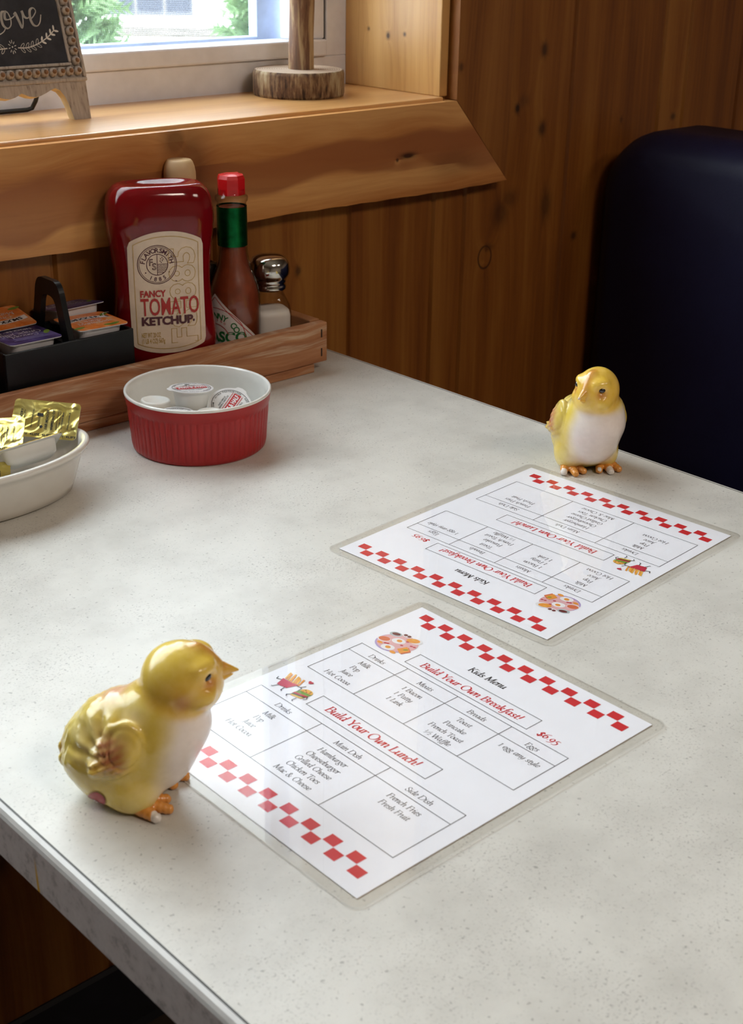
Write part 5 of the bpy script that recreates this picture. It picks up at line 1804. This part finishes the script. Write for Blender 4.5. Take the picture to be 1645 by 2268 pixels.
def np_noise(P, f, seed):
    """cheap smooth noise from a few sines"""
    r = np.random.RandomState(seed)
    out = 0
    for k in range(6):
        d = r.normal(size=3); d /= np.linalg.norm(d)
        out = out + np.sin((P[0] * d[0] + P[1] * d[1] + P[2] * d[2]) * f * r.uniform(.7, 1.6) + r.uniform(0, 6.28))
    return out / 6


def sdf_mesh(name, F, org, h, mat, parent, colfn=None):
    V, Q = surface_nets(F, org, h)
    me = bpy.data.meshes.new(name)
    me.from_pydata((V / 1000).tolist(), [], Q.tolist())
    me.materials.append(mat)
    me.polygons.foreach_set('use_smooth', [True] * len(Q))
    me.update()
    o = bpy.data.objects.new(name, me)
    COL.objects.link(o)
    o.parent = parent
    if colfn:
        paint(o, V, colfn)
    return o


WHITE = np.array([.87, .77, .73]); CREAM = np.array([.76, .62, .27]); YEL = np.array([.88, .53, .05]); LEMON = np.array([.78, .62, .10])
DYEL = np.array([.66, .33, .022]); ORG = np.array([.60, .19, .028]); RUST = np.array([.42, .10, .03])
M_glaze = painted('painted_ceramic', .24, .35)
M_eye = plain('glossy_black_paint', (.010, .009, .010, 1), rough=.12, coat=.5, var=.0)
M_stick = plain('red_foil_sticker', (.42, .018, .022, 1), rough=.25)
M_stickg = plain('gold_sticker_edge', (.45, .30, .10, 1), rough=.3, metal=.6)


def blend(c, w, col):
    return c * (1 - w[:, None]) + col * w[:, None]


def sst(x, a, b):
    t = np.clip((x - a) / (b - a), 0, 1)
    return t * t * (3 - 2 * t)


def chick(label, loc, heading, yaw, pitch, warm, chips, size=1.0, hs=(1, 1, 1)):
    t = thing('chick_figurine', label, 'figurine', loc, rz=heading, group='painted ceramic chicks on the table')
    t.scale = (size,) * 3
    P, org, h = grid((-50, -36, -1.5), (52, 36, 93), .95)
    HS[:] = hs
    H = to_head(P, yaw, pitch)
    head = elp(H, (0, 0, 0), (18.8, 17.8, 17.6))
    head = smin(head, elp(H, (6, 0, -5.5), (12, 12.5, 10.5)), 6)              # cheeks and muzzle
    head = smin(head, cap(H, (8.5, 0, 13.6), (17.2, 0, 4.5), 3.0, 2.6), 4)      # ridge down the forehead
    for s_ in (-1, 1):
        head = smax(head, -elp(H, (13.2, s_ * 13.0, 6.0), (4.2, 2.6, 3.0), 0, s_ * .8), 3)     # eye hollows
        head = smin(head, elp(H, (10.4, s_ * 10.4, 9.6), (5.5, 2.6, 2.2), 0, s_ * -.75), 5)   # brows
        head = smin(head, elp(H, (8.5, s_ * 13.4, -4.0), (6, 3.2, 4)), 3.5)              # cheek puffs
        head = smax(head, -cap(H, (13.6, s_ * 12.6, .6), (9.5, s_ * 15.6, 2.0), .7, .4), 1.6)
    neck = elp(P, (15.5, 0, 53), (17.2, 17.2, 14))
    body = elp(P, (-1.0, 0, 29.5), (31.5, 23.8, 27.6), .22)
    chest = elp(P, (14.0, 0, 41.5), (23.2, 21.5, 18.5), .1)
    rump = elp(P, (-15.5, 0, 21), (19.5, 20, 19.5))
    tail = cap(P, (-26, 0, 26), (-36.0, 0, 23), 9, 2.8)
    tail = smin(tail, cap(P, (-26, 0, 22), (-35.0, 4.5, 18.5), 7, 2.2), 3)
    tail = smin(tail, cap(P, (-26, 0, 22), (-35.0, -4.5, 18.5), 7, 2.2), 3)
    B = smin(smin(body, chest, 7), smin(rump, tail, 4), 8)
    B = smin(B, neck, 7)
    for s_ in (-1, 1):
        B = smin(B, elp(P, (1.5, s_ * 14.0, 11.5), (13.0, 9.5, 12), .2), 5)     # thighs
    B = smin(B, elp(P, (-9, 0, 9), (17, 17.5, 9)), 7)
    D = smin(B, head, 4.0)
    # folded wings with cut feathers
    for s_ in (-1, 1):
        yy = s_ * P[1]
        w = elp(P, (1.5, s_ * 20.8, 40.0), (10.5, 5.2, 14.0), -.25, s_ * .06)
        w = smin(w, elp(P, (-4.5, s_ * 22.6, 33.5), (14.0, 4.4, 9.5), .75, s_ * .22), 4)
        w = smin(w, cap(P, (-2, s_ * 22.5, 32), (-12.0, s_ * 25.5, 28.5), 5.0, 2.2), 3)
        al = P[0] * math.cos(.55) + P[2] * math.sin(.55)
        q = -P[0] * math.sin(.55) + P[2] * math.cos(.55)
        side = np.clip((yy - 15) / 4, 0, 1)
        cut = np.clip((24 - al) / 14, 0, 1) * side
        w = w + .50 * np.cos(q * 2 * PI / 3.6 + .12 * al) * cut
        edge = np.abs(np.sqrt(((P[0] - 3.5) / 9.5) ** 2 + ((P[2] - 41.5) / 12.5) ** 2) - .78)
        w = w + .6 * np.exp(-(edge / .07) ** 2) * side * (P[0] > -5)
        D = smin(D, w, 1.6)
    # downy tufts on the back and flanks, tail feather grooves
    back = np.clip((8 - P[0]) / 22, 0, 1) * np.clip((P[2] - 10) / 16, 0, 1) * np.clip((62 - P[2]) / 8, 0, 1)
    D = D - back * (1.0 * np_noise(P, .38, 3) + .8 * np.abs(np_noise(P, .8, 9)))
    tuft = np.clip((np.abs(P[1]) - 9) / 5, 0, 1) * np.clip((4 - P[0]) / 6, 0, 1) * np.clip((P[0] + 30) / 8, 0, 1) * np.clip((P[2] - 24) / 8, 0, 1) * np.clip((58 - P[2]) / 8, 0, 1)
    ph = np.arctan2(P[2] - 34, P[0] + 4)
    D = D - tuft * .85 * np.cos(ph * 11 + .9 * np_noise(P, .3, 11)) * (.6 + .4 * np_noise(P, .25, 12))
    D = D + .4 * np.clip((-26 - P[0]) / 5, 0, 1) * np.cos(P[1] * 2 * PI / 4.5)
    D = D - .35 * np_noise(P, .22, 5)
    D = smax(D, .4 - P[2], 1.2)

    def col(V):
        p = V.T
        hh = to_head([p[0], p[1], p[2]], yaw, pitch)
        n1 = np_noise(p, .16, 2); n2 = np_noise(p, .5, 4)
        c = np.repeat(LEMON[None] * .78 + YEL[None] * .22, len(V), 0)
        front = sst(p[0] * .9 + (p[2] - 30) * -.05 + 5 * n1 - .42 * np.abs(p[1]), 3, 17) * sst(p[2] + 3 * n1, 4, 13) * (1 - sst(p[2] + 2 * n1, 50, 60))
        flank = sst(np.abs(p[1]), 12, 22) * sst(p[2], 8, 20) * (1 - front)
        c = blend(c, .7 * flank * (.6 + .4 * n1), DYEL * .5 + LEMON * .5)
        c = blend(c, .45 * sst(n1, .1, .6) * (1 - front), CREAM)
        c = blend(c, .94 * front, WHITE)
        # ochre shadows painted into the feather grooves, cream highlights on the ridges
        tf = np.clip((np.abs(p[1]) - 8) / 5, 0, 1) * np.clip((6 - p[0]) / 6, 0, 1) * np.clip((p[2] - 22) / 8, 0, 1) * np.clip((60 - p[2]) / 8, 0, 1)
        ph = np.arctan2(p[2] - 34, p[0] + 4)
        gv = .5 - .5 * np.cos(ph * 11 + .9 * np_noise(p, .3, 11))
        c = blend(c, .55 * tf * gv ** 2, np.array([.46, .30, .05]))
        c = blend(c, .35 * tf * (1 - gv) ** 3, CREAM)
        # head
        hd = 1 - sst(np.sqrt(hh[0] ** 2 + hh[1] ** 2 + (hh[2] - 1) ** 2), 18.5, 24.5)
        hd = np.maximum(hd, 0) * (1 - .85 * sst(-hh[2] + .2 * np.abs(hh[0] - 5) + 2 * n1, 11, 17))
        c = blend(c, hd, YEL * .85 + LEMON * .15 if warm > .5 else YEL * .75 + LEMON * .2)
        top = hd * sst(hh[2] - hh[0] * .4, 2, 16)
        c = blend(c, .6 * top * (1 - .7 * warm), LEMON)
        # orange crest stripe, cheek and eye blush
        st = hd * np.exp(-(hh[1] / 3.8) ** 2) * sst(hh[0], -2, 8) * sst(hh[2], -4, 4)
        c = blend(c, .72 * st, ORG)
        nape = hd * np.exp(-((hh[0] + 15) / 8) ** 2 - (hh[2] / 14) ** 2)
        c = blend(c, .5 * nape * warm, ORG)
        for s_ in (-1, 1):
            e = np.exp(-((hh[0] - 12.5) / 4.5) ** 2 - ((hh[1] - s_ * 12.5) / 5) ** 2 - ((hh[2] - 2.4) / 3.2) ** 2)
            c = blend(c, .85 * e, ORG * .8 + RUST * .2)
            e = np.exp(-((hh[0] + 1) / 4.8) ** 2 - ((hh[1] - s_ * 17) / 7) ** 2 - ((hh[2] + 4) / 6) ** 2)
            c = blend(c, .85 * e * (1 - .75 * warm), RUST * .7 + ORG * .3)
            e = np.exp(-((p[0] + 3.0) / 7.5) ** 4 - ((p[1] - s_ * 25) / 9) ** 4 - ((p[2] - 38) / 9) ** 4)
            qq = -p[0] * math.sin(.55) + p[2] * math.cos(.55)
            e = e * (.80 + .20 * np.cos(qq * 2 * PI / 3.6)) * (.92 + .2 * n2)
            c = blend(c, .92 * np.clip(1.15 * e, 0, 1), np.array([.50, .115, .045]))
            e = np.exp(-((p[0] + 10) / 5) ** 2 - ((p[1] - s_ * 26) / 6) ** 2 - ((p[2] - 30) / 4) ** 2)
            c = blend(c, .6 * e, YEL)
            e = np.exp(-((p[0] - 6) / 6) ** 2 - ((p[1] - s_ * 16) / 5) ** 2 - ((p[2] - 54) / 5) ** 2)
            c = blend(c, .45 * e, CREAM * .5 + WHITE * .5)
            e = np.exp(-((p[0] + 12) / 6) ** 2 - ((p[1] - s_ * 17) / 6) ** 2 - ((p[2] - 44) / 6) ** 2)
            c = blend(c, .35 * np.clip(e * (1 + n2), 0, 1), np.array([.50, .33, .08]))
            e = np.exp(-((p[0] + 1) / 4) ** 2 - ((p[1] - s_ * 17) / 6) ** 2 - ((p[2] - 6) / 7) ** 2)
            c = blend(c, .5 * e, DYEL)
        bk = np.exp(-((p[0] + 6) / 11) ** 2 - (p[1] / 8) ** 2 - ((p[2] - 54) / 8) ** 2)
        c = blend(c, .8 * np.clip(1.3 * bk, 0, 1), np.array([.70, .33, .24]))
        tl = sst(-p[0], 31, 37)
        c = blend(c, .6 * tl * (.5 + .5 * np.sin(p[1] * 1.2)), RUST)
        return np.clip(c, 0, 1)
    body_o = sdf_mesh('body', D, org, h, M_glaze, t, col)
    # beak
    b0, b1 = from_head((13, 0, 1), yaw, pitch), from_head((26.5, 0, 1), yaw, pitch)
    Pb, ob, hb = grid((min(b0[0], b1[0]) - 9, min(b0[1], b1[1]) - 9, 56), (max(b0[0], b1[0]) + 7, max(b0[1], b1[1]) + 9, 84), .5)
    Hb = to_head(Pb, yaw, pitch)
    Hs = [Hb[0], Hb[1] * 1.05, Hb[2]]
    bk = smin(cap(Hs, (14, 0, 3.6), (26.3, 0, .9), 5.6, .8), cap(Hs, (13.5, 0, -2.2), (24.2, 0, -.7), 4.6, .6), 1.2)
    bk = bk + .6 * np.exp(-((Hb[2] + .2 + (26 - Hb[0]) * .10) / .5) ** 2)
    for s_ in (-1, 1):
        bk = smax(bk, -elp(Hb, (20.6, s_ * 3.2, 4.0), (1.1, 1.0, .7)), .3)
    def colb(V):
        hh = to_head([V[:, 0], V[:, 1], V[:, 2]], yaw, pitch)
        c = np.repeat((YEL * .55 + DYEL * .45)[None], len(V), 0)
        c = blend(c, .6 * sst(hh[2], 2, 6), ORG)
        c = blend(c, .8 * sst(hh[0], 24.8, 26) * chips, np.array([.62, .5, .46]))
        return c
    sdf_mesh('beak', bk, ob, hb, M_glaze, t, colb)
    # eyes
    for s_ in (-1, 1):
        mb = MB()
        bm = bmesh.new(); bmesh.ops.create_uvsphere(bm, u_segments=20, v_segments=14, radius=1)
        p = from_head((11.3, s_ * 12.1, 6.0), yaw, pitch)
        M_ = Matrix.Translation(Vector(p) / 1000) @ Matrix.Rotation(yaw + s_ * .83, 4, 'Z') @ Matrix.Rotation(-pitch + s_ * 0, 4, 'Y') @ Matrix.Diagonal((.0015, .0024, .0020, 1))
        mb.add_bm(bm, 0, M_, True)
        mb.build('eye', M_eye, t)
    # feet with three toes
    for s_ in (-1, 1):
        Pf, of, hf = grid((-12, s_ * 14 - 14, -1), (23, s_ * 14 + 14, 13), .55)
        f = cap(Pf, (-2, s_ * 13.5, 4.6), (7, s_ * 13.5, 4.4), 4.6, 4.0)
        tips = [(15.5, s_ * 13.5 - 7.6, 2.3), (19.0, s_ * 13.5 + .2, 2.3), (15.5, s_ * 13.5 + 7.6, 2.3)]
        for k, tp in enumerate(tips):
            st_ = (3, s_ * 13.5 + (k - 1) * 2.6, 4.4)
            f = smin(f, cap(Pf, st_, tp, 3.7, 2.5), 1.4)
        al = np.sqrt((Pf[0] - 1) ** 2 + (Pf[1] - s_ * 13.5) ** 2)
        f = f + .14 * np.cos(al * 2 * PI / 2.6) * np.clip((al - 7) / 4, 0, 1)
        f = smax(f, .25 - Pf[2], .8)
        def colf(V, s_=s_):
            c = np.repeat((ORG * .75 + DYEL * .35)[None], len(V), 0)
            a_ = np.sqrt((V[:, 0] - 1) ** 2 + (V[:, 1] - s_ * 13.5) ** 2)
            c = blend(c, .5 * np.clip(1 - a_ / 7, 0, 1), YEL)
            for (fs, k, r_) in chips_list:
                if fs == s_:
                    tp = tips[k]
                    w = (np.sqrt((V[:, 0] - tp[0] - .6) ** 2 + (V[:, 1] - tp[1]) ** 2 + ((V[:, 2] - tp[2] - .6) * .8) ** 2) < r_).astype(float)
                    c = blend(c, w, np.array([.74, .68, .64]))
            return c
        chips_list = CH[label]
        sdf_mesh('foot', f, of, hf, M_glaze, t, colf)
    return t, body_o


L1 = 'painted ceramic chick standing in profile at the lower left corner of the near menu'
L2 = 'painted ceramic chick facing the camera at the far corner of the table'
CH = {L1: [(-1, 0, 3.3)], L2: [(1, 1, 4.4), (-1, 0, 2.6), (1, 0, 1.8)]}
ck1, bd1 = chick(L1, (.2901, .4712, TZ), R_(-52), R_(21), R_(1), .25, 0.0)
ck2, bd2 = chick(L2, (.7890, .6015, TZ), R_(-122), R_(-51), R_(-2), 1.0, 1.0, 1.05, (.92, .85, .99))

# red sticker low on the near chick's flank, laid on its surface
bpy.context.view_layer.update()
bm = bmesh.new(); bm.from_mesh(bd1.data); bv = BVHTree.FromBMesh(bm); bm.free()
Mi = ck1.matrix_basis.inverted()
oc_ = Mi @ Vector((0, 0, CAM_Z))
def pix_ray(x, y):
    return (_f + _r * ((x - 822.5) / 2990.46) + _u * (-(y - 1134) / 2990.46)).normalized()
dr = Mi.to_3x3() @ pix_ray(214, 1771)
hit, nor, _, _ = bv.ray_cast(oc_, dr)
if hit is not None:
    e1 = Vector((-.55, 0, -.83)); e1 = (e1 - nor * e1.dot(nor)).normalized(); e2 = nor.cross(e1)
    def patch(a, b_, off, mat, name, par):
        vv, ff = [], []
        rings = 6; n = 28
        for k in range(rings + 1):
            for i in range(n):
                an = 2 * PI * i / n
                ex = 2.6
                c_, s_ = math.cos(an), math.sin(an)
                rr = (abs(c_) ** ex + abs(s_) ** ex) ** (-1 / ex) * k / rings
                p = hit + e1 * a * c_ * rr + e2 * b_ * s_ * rr
                q, nn_, _, _ = bv.find_nearest(p)
                vv.append(q + nn_ * off)
        for k in range(rings):
            for i in range(n):
                j = (i + 1) % n
                ff.append((k * n + i, (k + 1) * n + i, (k + 1) * n + j, k * n + j))
        mb = MB(); mb.add(vv, ff, 0, None, True)
        return mb.build(name, mat, par)
    sk = patch(.0090, .0048, .00025, M_stickg, 'foil_sticker', ck1)
    patch(.0084, .0042, .00042, M_stick, 'sticker_face', sk)
    mb = MB(); pen_text(mb, 'n', 0, -.0012, .0055, 0, 0, True)
    Mt = Matrix(((e2.x, -e1.x, nor.x, hit.x + nor.x * .001), (e2.y, -e1.y, nor.y, hit.y + nor.y * .001), (e2.z, -e1.z, nor.z, hit.z + nor.z * .001), (0, 0, 0, 1)))
    mb.v = [tuple(Mt @ Vector(p)) for p in mb.v]
    mb.build('sticker_letter', M_whitep, sk)
